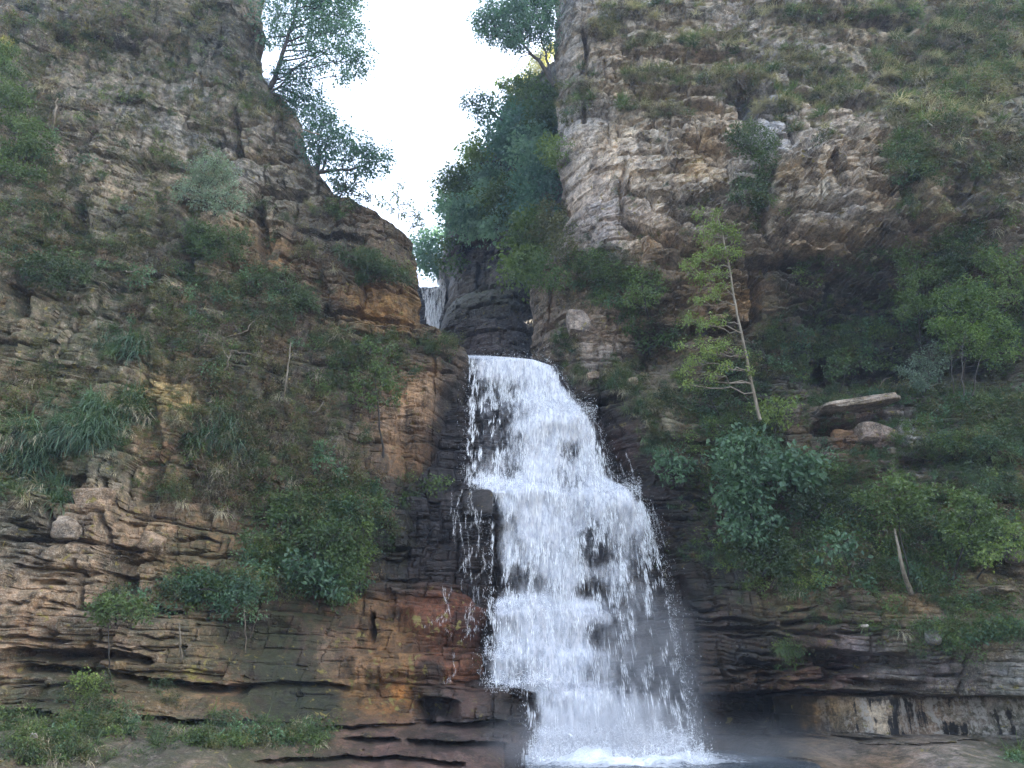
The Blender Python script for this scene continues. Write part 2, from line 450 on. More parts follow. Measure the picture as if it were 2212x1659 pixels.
    attrs = {'tint': np.clip(tc, 0.004, 0.6).reshape(-1, 3)}
    for nm, cc, dflt in (('wet', wets, 0.0), ('moss', mossc, 0.7), ('lichen', licc, 0.8)):
        attrs[nm] = (np.clip(idw(cc, U, V)[..., 0], 0, 1) if cc is not None else np.full(X2.shape, dflt)).ravel()
    nz_c = fbm(X2 * 1.1, Z2 * 1.3, 4, seed + 95)
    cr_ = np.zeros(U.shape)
    for (cu, cv, ru, rv, a_) in crust_shade:  # dark crust zones; shade of undercuts and recesses is painted in too
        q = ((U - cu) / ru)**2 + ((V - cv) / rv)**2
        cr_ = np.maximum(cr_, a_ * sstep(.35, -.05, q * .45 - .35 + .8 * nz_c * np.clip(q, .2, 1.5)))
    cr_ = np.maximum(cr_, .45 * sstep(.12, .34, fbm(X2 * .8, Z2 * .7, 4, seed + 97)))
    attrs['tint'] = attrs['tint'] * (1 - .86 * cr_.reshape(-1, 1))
    yl = np.zeros(U.shape)
    for (cu, cv, ru, rv) in ylich: yl = np.maximum(yl, np.exp(-((U - cu) / ru)**2 - ((V - cv) / rv)**2))
    attrs['ylich'] = yl.ravel()
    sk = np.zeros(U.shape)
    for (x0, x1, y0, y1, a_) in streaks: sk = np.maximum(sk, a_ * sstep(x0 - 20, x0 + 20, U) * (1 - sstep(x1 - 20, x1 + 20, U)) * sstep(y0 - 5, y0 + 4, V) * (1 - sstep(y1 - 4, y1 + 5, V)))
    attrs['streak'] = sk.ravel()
    nr, nc = X2.shape
    me = mesh_np(name, np.stack([X2, Y, Z2], -1), grid_quads(nr, nc, flip=(s < 0)), False, attrs)
    ob = link(name, me, mat)
    tag(ob, kind='structure')
    n = nc - nb
    P = np.stack([X2, Y, Z2], -1)
    k = 9                                                # broad normals for planting
    dzv = np.roll(P, -k, 0) - np.roll(P, k, 0); dxv = np.roll(P, -k, 1) - np.roll(P, k, 1)
    N = np.cross(dxv, dzv); N *= np.sign(-N[..., 1:2] + 1e-9); N /= (np.linalg.norm(N, axis=-1, keepdims=True) + 1e-9)
    st = 2
    HITS.append(np.concatenate([U[k:-k:st, :n:st, None], V[k:-k:st, :n:st, None], P[k:-k:st, :n:st], N[k:-k:st, :n:st]], -1).reshape(-1, 8))
    return ob

rows = np.linspace(-40, 1690, 790)
# ------------------------------------------------------------------ the left cliff
left_edge = [(560, -200, 31), (565, 0, 30.5), (567, 100, 30), (578, 190, 30), (612, 215, 30), (652, 262, 29.8), (662, 330, 29.5), (690, 378, 29.3), (735, 418, 29),
             (800, 452, 28.8), (858, 474, 28.6), (888, 500, 28.6), (893, 560, 28.6), (897, 612, 28.6), (902, 655, 28.6), (906, 712, 28.6),
             (985, 735, 28.8), (1008, 765, 28.8), (1006, 830, 28.8), (1004, 900, 28.6), (985, 960, 28.4), (965, 1010, 28), (945, 1070, 27.5), (940, 1150, 27.4),
             (955, 1240, 27), (1010, 1275, 26.6), (1058, 1312, 26.2), (1052, 1400, 26), (1048, 1478, 25.6), (1138, 1492, 25.2), (1142, 1560, 24.6), (1150, 1659, 23.2), (1160, 1720, 22)]
left_ctrl = [(-200, 0, 26), (0, 0, 27), (0, 400, 24), (0, 800, 21.8), (0, 1200, 20.2), (0, 1400, 19.4), (0, 1540, 19.2), (0, 1600, 17.8), (0, 1690, 15.5),
             (300, 0, 29), (560, 0, 30.5), (300, 400, 26), (560, 250, 29.5), (650, 400, 29), (890, 600, 28.6), (780, 500, 28.7), (750, 700, 27.6), (900, 760, 28.4), (900, 900, 28.2),
             (600, 700, 26.6), (600, 1000, 25.2), (300, 1000, 22.6), (300, 700, 24), (800, 1050, 27), (700, 1250, 25.4), (500, 1300, 23), (950, 1250, 27), (850, 1200, 26.6),
             (300, 1300, 21.6), (300, 1400, 21), (600, 1420, 23.2), (800, 1330, 25.6), (1050, 1310, 26.2), (1050, 1400, 26), (850, 1450, 24.4), (1050, 1475, 25.6), (700, 1540, 23.4),
             (1130, 1492, 25.2), (1130, 1560, 24.8), (900, 1560, 24.2), (400, 1540, 21.4), (700, 1575, 21.6), (1000, 1600, 22.4), (500, 1600, 19.6), (900, 1690, 18.5), (400, 1690, 16.5), (1140, 1690, 21)]
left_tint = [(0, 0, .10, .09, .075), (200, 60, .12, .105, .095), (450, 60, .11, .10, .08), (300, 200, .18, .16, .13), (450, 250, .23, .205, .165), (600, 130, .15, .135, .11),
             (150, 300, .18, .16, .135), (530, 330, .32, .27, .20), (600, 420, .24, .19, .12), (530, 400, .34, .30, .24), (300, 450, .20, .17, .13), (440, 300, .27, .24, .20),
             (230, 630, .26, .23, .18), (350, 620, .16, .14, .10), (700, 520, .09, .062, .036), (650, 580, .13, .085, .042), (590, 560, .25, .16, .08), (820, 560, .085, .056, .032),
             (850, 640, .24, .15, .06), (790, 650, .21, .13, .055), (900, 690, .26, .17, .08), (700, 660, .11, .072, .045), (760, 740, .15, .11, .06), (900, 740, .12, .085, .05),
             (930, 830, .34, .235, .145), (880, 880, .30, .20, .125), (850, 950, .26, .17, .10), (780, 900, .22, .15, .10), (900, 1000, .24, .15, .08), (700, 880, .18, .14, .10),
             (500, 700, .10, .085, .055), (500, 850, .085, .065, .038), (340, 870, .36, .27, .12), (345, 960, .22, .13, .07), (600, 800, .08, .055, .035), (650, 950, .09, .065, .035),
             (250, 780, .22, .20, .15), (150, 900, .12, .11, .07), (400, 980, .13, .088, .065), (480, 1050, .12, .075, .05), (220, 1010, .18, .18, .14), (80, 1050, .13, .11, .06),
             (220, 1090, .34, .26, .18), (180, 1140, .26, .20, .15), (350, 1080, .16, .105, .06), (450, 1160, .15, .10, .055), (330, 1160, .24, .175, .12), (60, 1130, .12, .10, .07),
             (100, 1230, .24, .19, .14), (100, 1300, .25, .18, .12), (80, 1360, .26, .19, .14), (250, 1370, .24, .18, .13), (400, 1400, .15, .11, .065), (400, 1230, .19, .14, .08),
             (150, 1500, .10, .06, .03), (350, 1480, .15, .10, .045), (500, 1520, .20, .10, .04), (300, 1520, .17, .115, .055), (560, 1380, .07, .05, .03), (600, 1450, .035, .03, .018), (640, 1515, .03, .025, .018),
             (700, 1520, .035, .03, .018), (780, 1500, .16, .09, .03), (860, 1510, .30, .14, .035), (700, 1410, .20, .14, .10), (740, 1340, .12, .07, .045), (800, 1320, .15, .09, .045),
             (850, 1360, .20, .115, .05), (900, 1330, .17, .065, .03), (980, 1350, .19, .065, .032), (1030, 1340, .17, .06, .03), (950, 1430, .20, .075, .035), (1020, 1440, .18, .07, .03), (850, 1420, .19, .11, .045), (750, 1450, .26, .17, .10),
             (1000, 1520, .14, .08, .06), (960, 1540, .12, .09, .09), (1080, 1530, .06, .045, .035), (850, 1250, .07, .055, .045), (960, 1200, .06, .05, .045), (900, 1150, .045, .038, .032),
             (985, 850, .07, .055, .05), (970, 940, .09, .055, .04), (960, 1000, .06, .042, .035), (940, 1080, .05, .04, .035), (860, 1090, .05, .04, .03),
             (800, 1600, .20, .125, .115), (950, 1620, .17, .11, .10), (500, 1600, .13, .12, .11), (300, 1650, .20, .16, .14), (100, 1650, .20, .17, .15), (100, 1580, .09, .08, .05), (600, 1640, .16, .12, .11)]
left_under = [([(0, 1400), (120, 1398), (240, 1405), (330, 1418)], 18, 1.0), ([(0, 1440), (90, 1432), (180, 1440), (290, 1462), (430, 1474), (540, 1484)], 16, .9),
              ([(0, 1536), (140, 1540), (275, 1546), (420, 1552), (560, 1556)], 14, .9), ([(530, 1478), (640, 1474), (760, 1480)], 12, .6), ([(0, 1163), (110, 1160), (240, 1172), (300, 1180)], 8, .8),
              ([(230, 1306), (330, 1306), (400, 1318)], 10, .5), ([(60, 1252), (130, 1250)], 10, .6), ([(0, 1372), (80, 1376), (140, 1375)], 6, .5), ([(205, 1232), (290, 1238)], 36, 1.0),
              ([(900, 1516), (930, 1504), (990, 1512)], 36, 1.3), ([(900, 1555), (1000, 1560), (1130, 1556)], 20, 1.0), ([(560, 1558), (700, 1568), (900, 1562)], 8, .8),
              ([(740, 1592), (800, 1590), (860, 1596)], 11, .8), ([(880, 1600), (960, 1604), (1100, 1608)], 16, .8), ([(560, 1640), (760, 1632), (900, 1640), (1000, 1650)], 13, .9),
              ([(880, 1312), (960, 1308), (1070, 1312)], 66, -.9), ([(760, 1414), (900, 1412), (1060, 1412)], 50, -.7), ([(900, 1484), (960, 1482), (1150, 1490)], 60, -1.0), ([(780, 1560), (900, 1566), (1140, 1560)], 30, -.4), ([(930, 1180), (1000, 1184)], 30, -.2), ([(780, 1250), (900, 1246), (1030, 1266)], 34, -.35), ([(640, 1478), (660, 1500)], 10, .3), ([(440, 258), (500, 262), (560, 270)], 8, .5), ([(395, 262), (450, 272)], 5, .5), ([(460, 325), (560, 330), (640, 335)], 7, .6),
              ([(540, 390), (620, 398), (660, 402)], 14, .7), ([(370, 430), (470, 425), (560, 440)], 16, .8), ([(0, 530), (60, 540)], 14, .8), ([(0, 600), (50, 604)], 24, 1.2), ([(180, 330), (260, 345), (380, 350)], 6, .4),
              ([(120, 85), (200, 75), (300, 95)], 18, .6), ([(0, 1010), (100, 1022), (200, 1030)], 14, .7), ([(620, 480), (720, 500), (800, 520)], 12, .5), ([(760, 610), (820, 622), (905, 628)], 5, .4),
              ([(700, 668), (800, 676), (900, 700)], 6, .4), ([(720, 716), (850, 722), (985, 752)], 9, .5), ([(860, 800), (930, 806), (985, 800)], 5, .3), ([(250, 900), (330, 905)], 12, .5),
              ([(940, 1052), (1000, 1050)], 6, .5), ([(780, 1180), (860, 1184), (940, 1180)], 8, .6), ([(790, 1246), (850, 1250), (950, 1248)], 8, .7)]
left_crack = [([(164, 1216), (160, 1310)], 6, 1.0), ([(120, 1100), (118, 1160)], 7, 1.1), ([(236, 1040), (232, 1110), (228, 1190)], 7, .8), ([(318, 730), (314, 850)], 4, .7), ([(320, 860), (330, 960), (315, 1080)], 26, .45),
              ([(510, 240), (516, 330)], 5, .5), ([(506, 300), (502, 330)], 10, .9), ([(545, 400), (560, 480), (565, 560)], 12, .7), ([(40, 560), (45, 680)], 20, .7), ([(190, 1393), (190, 1440)], 14, 1.0),
              ([(806, 1330), (806, 1384)], 6, 1.0), ([(398, 440), (404, 520), (400, 590)], 12, .8), ([(955, 840), (972, 920), (950, 1000)], 20, .6), ([(175, 430), (170, 520)], 20, .7), ([(920, 1510), (925, 1570)], 14, .9),
              ([(640, 380), (672, 402)], 10, .4), ([(150, 480), (160, 540)], 12, .5), ([(430, 620), (430, 660)], 12, .9)]
left_amp = [(200, 100, .65), (450, 300, .8), (200, 500, .75), (600, 600, .8), (850, 640, .75), (880, 880, .45), (400, 900, .8), (150, 1200, 1.15), (300, 1100, 1.1), (150, 1500, 1.0), (950, 1350, .45), (1000, 1450, .4), (900, 1500, .6), (500, 1600, .4), (900, 1620, .4), (900, 1200, .7)]
left_wet = [(200, 300, 0), (400, 900, 0), (700, 600, .1), (850, 640, 0), (880, 880, 0), (985, 850, .8), (980, 980, .9), (930, 1080, .9), (870, 1180, .8), (950, 1200, 1), (980, 1340, .4), (830, 1350, .35),
            (950, 1430, .4), (740, 1440, .3), (1050, 1520, .9), (850, 1520, .3), (620, 1480, .5), (900, 1620, .7), (500, 1620, .2), (200, 1500, .2), (100, 1250, 0), (300, 1100, 0), (650, 1000, 0), (150, 1640, 0)]
left_moss = [(100, 100, .7), (400, 100, .8), (300, 300, .5), (500, 400, .4), (600, 130, .6), (200, 560, 1), (500, 650, 1), (700, 550, .3), (850, 640, .15), (760, 730, .6), (880, 880, .15), (650, 900, .8), (500, 1000, .9), (300, 900, .7),
             (100, 950, 1), (200, 1120, .25), (100, 1250, .25), (300, 1350, .5), (600, 1300, 1), (950, 1300, .1), (850, 1440, .15), (1050, 1530, .1), (300, 1500, .5), (600, 1580, .8), (150, 1600, .8), (900, 1620, .2), (880, 1150, .5)]
def ledge_lines(g, n, box, slope, ln=(50, 150), h=(3, 6), d=(.3, .65)):
    out = []
    for _ in range(n):
        u = g.uniform(box[0], box[1]); v = g.uniform(box[2], box[3]); L_ = g.uniform(*ln); sl = slope + g.normal() * .06
        out.append(([(u + L_ * t, v + L_ * t * sl + g.normal() * 2.5) for t in (0, .25, .5, .75, 1)], g.uniform(*h), g.uniform(*d)))
    return out
_gl = np.random.default_rng(8)
left_under += ledge_lines(_gl, 40, (420, 860, 250, 720), .06, (30, 110), (3, 6), (.2, .45)) + ledge_lines(_gl, 20, (760, 960, 780, 960), .02, (30, 90), (2, 4), (.1, .25)) + ledge_lines(_gl, 30, (0, 420, 1080, 1400), .03, (40, 120), (3, 7), (.25, .5)) + ledge_lines(_gl, 40, (0, 420, 280, 900), .04, (30, 100), (3, 6), (.2, .4))
sheet("left_cliff", left_edge, 'left', left_ctrl, left_tint, rows, 470, M_ROCK, seed=3, dip=0.05, ribs=[(.62, .06, .30, 40, 1080), (1.5, .1, .12, 40, 1300)], crust_shade=[(645, 1515, 95, 38, .85), (600, 1440, 100, 36, .7), (560, 1370, 110, 40, .6), (90, 1430, 120, 22, .6), (200, 1500, 160, 26, .5), (250, 1215, 40, 24, .6), (600, 880, 60, 90, .6), (700, 790, 60, 60, .5), (480, 860, 50, 50, .5), (500, 1010, 40, 60, .5), (720, 560, 80, 60, .5), (640, 500, 50, 50, .5), (150, 470, 40, 70, .5), (380, 560, 60, 40, .5), (300, 680, 20, 60, .4), (200, 600, 70, 40, .5), (60, 700, 40, 60, .4), (930, 1500, 30, 50, .7), (870, 1180, 80, 80, .6), (965, 900, 22, 90, .7), (950, 1010, 40, 40, .7), (140, 90, 60, 24, .4), (60, 1160, 60, 18, .5), (640, 320, 26, 40, .4), (1060, 1560, 80, 12, .6), (810, 1598, 60, 12, .7), (960, 1606, 60, 16, .8), (760, 1640, 120, 14, .6)], ylich=[(900, 1350, 80, 30), (870, 1450, 110, 26), (780, 1380, 50, 20), (860, 1520, 100, 36), (330, 870, 26, 40), (760, 1470, 70, 30), (420, 1440, 60, 40), (700, 1560, 60, 20)], bulges=[(600, 1520, 60, 36, .5), (100, 1425, 130, 22, .3), (250, 1215, 34, 24, .7), (560, 1380, 90, 40, .6)], unders=left_under, cracks=left_crack, ampc=left_amp,
      wets=left_wet, mossc=left_moss, licc=[(300, 300, 1), (500, 400, .7), (250, 650, 1), (650, 600, .5), (850, 640, .3), (880, 880, .5), (500, 900, .3), (150, 1250, .7), (950, 1350, 0), (900, 1500, .1), (1000, 1600, .0), (300, 1640, .5), (950, 1000, 0), (900, 1200, 0)],
      tops=list(np.linspace(44, 60, 9)), levels=((1.9, 2.6, .50), (0.62, 1.1, .24), (0.2, 0.5, .09)))

# ------------------------------------------------------------------ the right cliff
right_edge = [(1205, -200, 31), (1203, 0, 30.5), (1198, 100, 30.3), (1200, 200, 30), (1203, 300, 29.6), (1212, 400, 29.4), (1225, 470, 29.3), (1200, 540, 29.3), (1165, 600, 29.4), (1140, 660, 29.6),
              (1150, 690, 30), (1148, 740, 30), (1152, 778, 30), (1195, 800, 29.6), (1230, 860, 28.8), (1290, 910, 28.2), (1320, 1000, 27.6), (1370, 1060, 27.2), (1395, 1120, 26.9),
              (1425, 1280, 26.2), (1450, 1400, 25.6), (1475, 1500, 25), (1500, 1580, 24.4), (1540, 1640, 23.4), (1560, 1720, 22)]
right_ctrl = [(1205, 0, 30), (1250, 150, 29.2), (1250, 300, 28.8), (1250, 450, 28.6), (1170, 640, 29.3), (1160, 780, 29.8), (1500, 0, 29), (1500, 110, 28.2), (1500, 250, 27), (1450, 400, 26.3), (1500, 520, 26.3),
              (1700, 0, 28.4), (1800, 150, 26.8), (1700, 300, 25.6), (1800, 480, 24.6), (2212, 0, 27.4), (2212, 200, 25.6), (2212, 450, 23.6), (2400, 300, 24), (1950, 500, 24.3), (1300, 560, 27.6), (1500, 620, 27.4),
              (1420, 700, 28.2), (1560, 680, 27.2), (1800, 600, 26.8), (1700, 720, 27.8), (1900, 780, 27.6), (2212, 700, 25.6), (2000, 620, 26.2), (1300, 740, 28.8), (1300, 850, 28), (1420, 800, 28.4), (1420, 950, 27), (1550, 850, 27.6),
              (1700, 900, 26.4), (1850, 862, 26.2), (2212, 850, 24.2), (1850, 905, 25), (1900, 1000, 25), (2212, 1000, 23.6), (1600, 1000, 26.2), (1450, 1150, 26.4), (1600, 1200, 25.6), (1750, 1150, 25.2), (2000, 1150, 24), (2212, 1150, 22.8),
              (1500, 1300, 25.8), (1700, 1290, 24.8), (2000, 1285, 23.6), (2212, 1290, 22.4), (1600, 1400, 25), (1850, 1378, 23), (2212, 1350, 21), (1850, 1430, 23), (2212, 1440, 21), (1550, 1480, 24.6), (1900, 1500, 23.2), (2212, 1490, 21),
              (1550, 1590, 24.9), (1700, 1572, 24.3), (1850, 1572, 23.5), (2050, 1572, 22.4), (2212, 1572, 21.5), (1850, 1535, 23.4), (2050, 1535, 22.2), (2212, 1535, 21.3), (2400, 1560, 20.5), (1800, 1590, 23.4), (2212, 1590, 21.2), (1600, 1625, 24.4), (1850, 1620, 21.4), (2212, 1620, 19.4), (1600, 1690, 24.0), (1850, 1690, 18.4), (2212, 1690, 16.8)]
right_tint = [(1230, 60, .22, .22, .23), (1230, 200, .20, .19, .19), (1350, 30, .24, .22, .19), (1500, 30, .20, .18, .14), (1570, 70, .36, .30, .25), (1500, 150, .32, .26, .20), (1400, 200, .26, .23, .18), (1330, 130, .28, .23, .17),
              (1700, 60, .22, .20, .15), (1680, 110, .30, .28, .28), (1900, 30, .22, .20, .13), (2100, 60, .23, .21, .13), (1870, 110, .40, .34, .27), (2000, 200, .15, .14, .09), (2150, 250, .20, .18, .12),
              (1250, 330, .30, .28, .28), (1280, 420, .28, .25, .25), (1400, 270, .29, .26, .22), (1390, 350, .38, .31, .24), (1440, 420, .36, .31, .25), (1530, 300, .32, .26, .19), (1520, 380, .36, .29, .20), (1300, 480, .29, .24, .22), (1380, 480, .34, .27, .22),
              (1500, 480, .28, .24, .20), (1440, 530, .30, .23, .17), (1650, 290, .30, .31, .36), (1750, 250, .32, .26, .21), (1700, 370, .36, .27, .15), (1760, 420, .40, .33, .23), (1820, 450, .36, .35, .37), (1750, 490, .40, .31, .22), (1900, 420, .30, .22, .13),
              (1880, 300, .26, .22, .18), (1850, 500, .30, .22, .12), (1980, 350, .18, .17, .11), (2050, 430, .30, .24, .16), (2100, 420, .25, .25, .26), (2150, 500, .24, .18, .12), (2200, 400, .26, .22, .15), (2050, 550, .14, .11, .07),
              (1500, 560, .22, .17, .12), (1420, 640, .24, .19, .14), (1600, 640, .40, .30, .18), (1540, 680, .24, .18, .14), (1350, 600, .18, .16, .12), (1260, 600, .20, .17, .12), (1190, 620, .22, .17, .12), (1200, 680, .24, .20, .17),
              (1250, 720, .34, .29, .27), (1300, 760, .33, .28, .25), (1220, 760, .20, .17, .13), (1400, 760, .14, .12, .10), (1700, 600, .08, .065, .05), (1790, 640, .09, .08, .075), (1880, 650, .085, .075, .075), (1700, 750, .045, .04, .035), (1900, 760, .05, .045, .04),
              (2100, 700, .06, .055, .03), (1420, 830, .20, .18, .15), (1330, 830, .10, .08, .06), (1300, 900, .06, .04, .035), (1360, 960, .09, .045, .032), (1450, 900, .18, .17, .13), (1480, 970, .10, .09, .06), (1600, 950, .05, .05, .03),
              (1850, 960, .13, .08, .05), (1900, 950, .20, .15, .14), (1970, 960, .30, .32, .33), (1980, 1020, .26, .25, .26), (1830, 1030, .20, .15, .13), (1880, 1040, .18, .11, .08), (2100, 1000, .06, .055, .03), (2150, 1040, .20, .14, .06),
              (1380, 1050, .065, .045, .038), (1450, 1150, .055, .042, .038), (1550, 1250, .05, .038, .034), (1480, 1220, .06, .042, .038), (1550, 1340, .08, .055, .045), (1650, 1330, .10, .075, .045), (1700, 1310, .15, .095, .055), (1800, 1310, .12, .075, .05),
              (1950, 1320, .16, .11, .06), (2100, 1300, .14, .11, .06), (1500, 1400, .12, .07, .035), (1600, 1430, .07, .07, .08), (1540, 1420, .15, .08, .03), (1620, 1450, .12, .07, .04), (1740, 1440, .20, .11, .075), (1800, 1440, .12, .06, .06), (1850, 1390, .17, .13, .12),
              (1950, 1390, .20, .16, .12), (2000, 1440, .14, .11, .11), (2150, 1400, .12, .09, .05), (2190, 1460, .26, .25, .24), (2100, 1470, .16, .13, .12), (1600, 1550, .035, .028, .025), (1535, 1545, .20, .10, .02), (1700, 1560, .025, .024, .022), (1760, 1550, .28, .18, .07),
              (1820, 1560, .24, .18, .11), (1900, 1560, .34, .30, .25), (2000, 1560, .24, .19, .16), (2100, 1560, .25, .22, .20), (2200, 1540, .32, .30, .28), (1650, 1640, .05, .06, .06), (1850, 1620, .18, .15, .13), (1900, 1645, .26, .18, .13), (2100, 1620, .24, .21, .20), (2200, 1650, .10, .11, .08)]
right_under = [([(1340, 459), (1400, 480), (1440, 508), (1491, 536), (1560, 542)], 14, .9), ([(1642, 495), (1680, 520), (1719, 540), (1800, 530)], 18, 1.3), ([(1830, 520), (1870, 522), (1930, 530)], 16, 1.2), ([(1670, 494), (1730, 490), (1800, 500)], 5, .5),
               ([(1350, 112), (1480, 112), (1580, 108)], 12, .9), ([(1374, 197), (1490, 200), (1608, 190), (1680, 196)], 16, 1.1), ([(1675, 172), (1760, 185), (1843, 201), (1920, 215)], 20, 1.1), ([(1740, 30), (1850, 28), (1990, 35)], 22, 1.0), ([(1240, 46), (1300, 42), (1340, 48)], 5, .5),
               ([(1870, 92), (1950, 100), (2000, 108)], 7, .8), ([(1990, 120), (2080, 140), (2212, 130)], 14, .7), ([(2000, 200), (2100, 210), (2212, 205)], 12, .6), ([(1310, 250), (1360, 262), (1400, 250)], 8, .4), ([(1400, 282), (1412, 296)], 12, .5),
               ([(1340, 300), (1390, 303)], 5, .5), ([(1420, 322), (1480, 330), (1530, 325), (1590, 340)], 5, .6), ([(1390, 348), (1440, 356), (1500, 370)], 6, .6), ([(1420, 385), (1470, 400), (1520, 392)], 5, .5), ([(1330, 410), (1400, 420), (1420, 450)], 8, .6),
               ([(1470, 300), (1530, 318), (1600, 330)], 4, .4), ([(1640, 420), (1700, 435), (1760, 440)], 5, .6), ([(1660, 385), (1720, 396), (1760, 408)], 4, .5), ([(1790, 408), (1830, 412)], 10, .8), ([(1750, 440), (1800, 445), (1830, 440)], 5, .6), ([(1690, 330), (1750, 345)], 4, .4),
               ([(1850, 470), (1900, 476), (1960, 470)], 4, .5), ([(1870, 430), (1930, 440)], 4, .4), ([(1830, 350), (1900, 372)], 4, .5), ([(2030, 400), (2080, 420), (2110, 410)], 14, .9), ([(2040, 460), (2110, 470), (2200, 460)], 6, .5), ([(2150, 390), (2212, 385)], 5, .4),
               ([(1490, 690), (1560, 692), (1630, 690)], 26, 1.4), ([(1170, 688), (1200, 676), (1240, 660)], 9, .7), ([(1420, 560), (1520, 572), (1620, 580)], 6, .5), ([(1370, 700), (1400, 710), (1500, 700)], 30, 1.2), ([(1620, 560), (1700, 555), (1940, 550)], 24, 1.0),
               ([(1800, 606), (1900, 603)], 4, .4), ([(1740, 700), (1850, 690), (1950, 700)], 14, .6), ([(1770, 770), (1900, 775), (2212, 770)], 40, 1.2), ([(1760, 905), (1850, 902), (1930, 895)], 26, 1.2), ([(1200, 842), (1300, 846), (1360, 850)], 9, .8),
               ([(1480, 1050), (1550, 1080)], 10, .4), ([(1790, 975), (1870, 970), (1930, 965)], 5, .5), ([(1950, 980), (2212, 990)], 30, .9), ([(1690, 1340), (1740, 1336), (1810, 1342)], 10, .8), ([(1480, 1350), (1560, 1356), (1680, 1350)], 8, .6),
               ([(1730, 1398), (1810, 1402), (1870, 1410), (1980, 1415)], 26, 1.1), ([(1600, 1420), (1660, 1432), (1740, 1436)], 8, .8), ([(1860, 1466), (1920, 1472), (1995, 1474)], 12, .9), ([(1500, 1500), (1640, 1494), (1740, 1492), (1900, 1492), (2060, 1502), (2180, 1504), (2400, 1504)], 150, 1.3), ([(1500, 1500), (1640, 1494), (1740, 1492), (1900, 1492), (2060, 1502), (2180, 1504)], 12, .7),
               ([(1510, 1594), (1800, 1597), (2000, 1598), (2212, 1592)], 8, 1.6), ([(2020, 1455), (2090, 1460)], 5, .5), ([(1900, 1612), (2050, 1614), (2212, 1608)], 4, .5), ([(1700, 1640), (1800, 1650)], 8, .4)]
right_crack = [([(1605, 180), (1618, 230), (1632, 270)], 18, 1.4), ([(1632, 270), (1660, 330), (1650, 420), (1652, 500)], 16, .9), ([(1262, 60), (1266, 120), (1258, 170)], 6, .8), ([(1255, 205), (1262, 270)], 5, .6), ([(1345, 95), (1362, 120), (1378, 150)], 10, .6),
               ([(1335, 270), (1340, 300)], 4, .4), ([(1960, 380), (1975, 450), (1990, 500)], 22, .9), ([(1480, 1240), (1488, 1330), (1500, 1420), (1515, 1505)], 9, 1.0), ([(1938, 900), (1944, 960), (1950, 1020)], 7, 1.0), ([(1620, 560), (1634, 640), (1632, 690)], 10, 1.0),
               ([(1540, 200), (1700, 260), (1720, 300)], 8, .5), ([(2110, 330), (2120, 400)], 10, .6), ([(1838, 960), (1840, 1000)], 5, .6), ([(1555, 1420), (1570, 1470)], 5, .5), ([(1785, 1400), (1800, 1480)], 14, .6), ([(1350, 350), (1340, 420), (1350, 470)], 5, .4)]
right_amp = [(1250, 300, .45), (1350, 150, .8), (1500, 350, .95), (1750, 430, 1.0), (1900, 450, 1.0), (2100, 430, 1.1), (2000, 150, .7), (1550, 640, .9), (1800, 640, .7), (1250, 720, .7), (1350, 950, .3), (1450, 1150, .45), (1850, 1000, .9), (1700, 1310, .4), (1850, 1420, .9),
             (1600, 1450, .7), (1700, 1550, .25), (2000, 1550, .35), (1850, 1640, .3), (2150, 1640, .5)]
right_wet = [(1400, 300, 0), (1800, 400, 0), (1250, 700, 0), (1170, 760, .5), (1290, 880, .8), (1350, 960, 1), (1440, 900, .1), (1400, 1100, 1), (1500, 1250, 1), (1560, 1400, .8), (1700, 1400, .4), (1850, 1400, .1), (1800, 640, .5), (1900, 900, 0), (1650, 1550, .8), (1850, 1550, .15), (2100, 1550, .1), (1620, 1640, 1), (1850, 1640, .6), (2150, 1640, .3), (1700, 1280, .1), (2000, 1300, 0)]
right_moss = [(1250, 150, .4), (1250, 400, .1), (1400, 200, .5), (1400, 380, .15), (1500, 450, .15), (1700, 80, .6), (2000, 100, .8), (2100, 250, .8), (1750, 400, .12), (1900, 450, .3), (2100, 450, .45), (1300, 620, .8), (1500, 650, .35), (1700, 720, .9), (2000, 720, 1), (1250, 720, .25), (1450, 850, .6),
              (1350, 950, .1), (1600, 1000, 1), (1870, 950, .3), (2100, 950, 1), (1500, 1150, .35), (1700, 1250, .7), (1900, 1330, .6), (1550, 1400, .15), (1850, 1420, .3), (1650, 1550, .1), (1900, 1560, .15), (1900, 1640, .4), (2200, 1650, .8)]
right_under += ledge_lines(_gl, 70, (1330, 1900, 250, 540), .16, (40, 150), (3, 7), (.35, .8)) + ledge_lines(_gl, 20, (1930, 2180, 320, 520), .1, (40, 110), (3, 7), (.3, .6)) + ledge_lines(_gl, 26, (1300, 1560, 560, 720), .03, (40, 130), (3, 6), (.25, .5)) + ledge_lines(_gl, 26, (1660, 1900, 570, 700), .02, (50, 140), (3, 5), (.2, .45)) + ledge_lines(_gl, 24, (1480, 1850, 1280, 1480), .02, (50, 140), (3, 7), (.3, .6)) + ledge_lines(_gl, 20, (1330, 1480, 880, 1220), .03, (30, 90), (3, 5), (.12, .3)) + ledge_lines(_gl, 18, (1230, 1600, 40, 240), .12, (40, 110), (3, 6), (.3, .6))
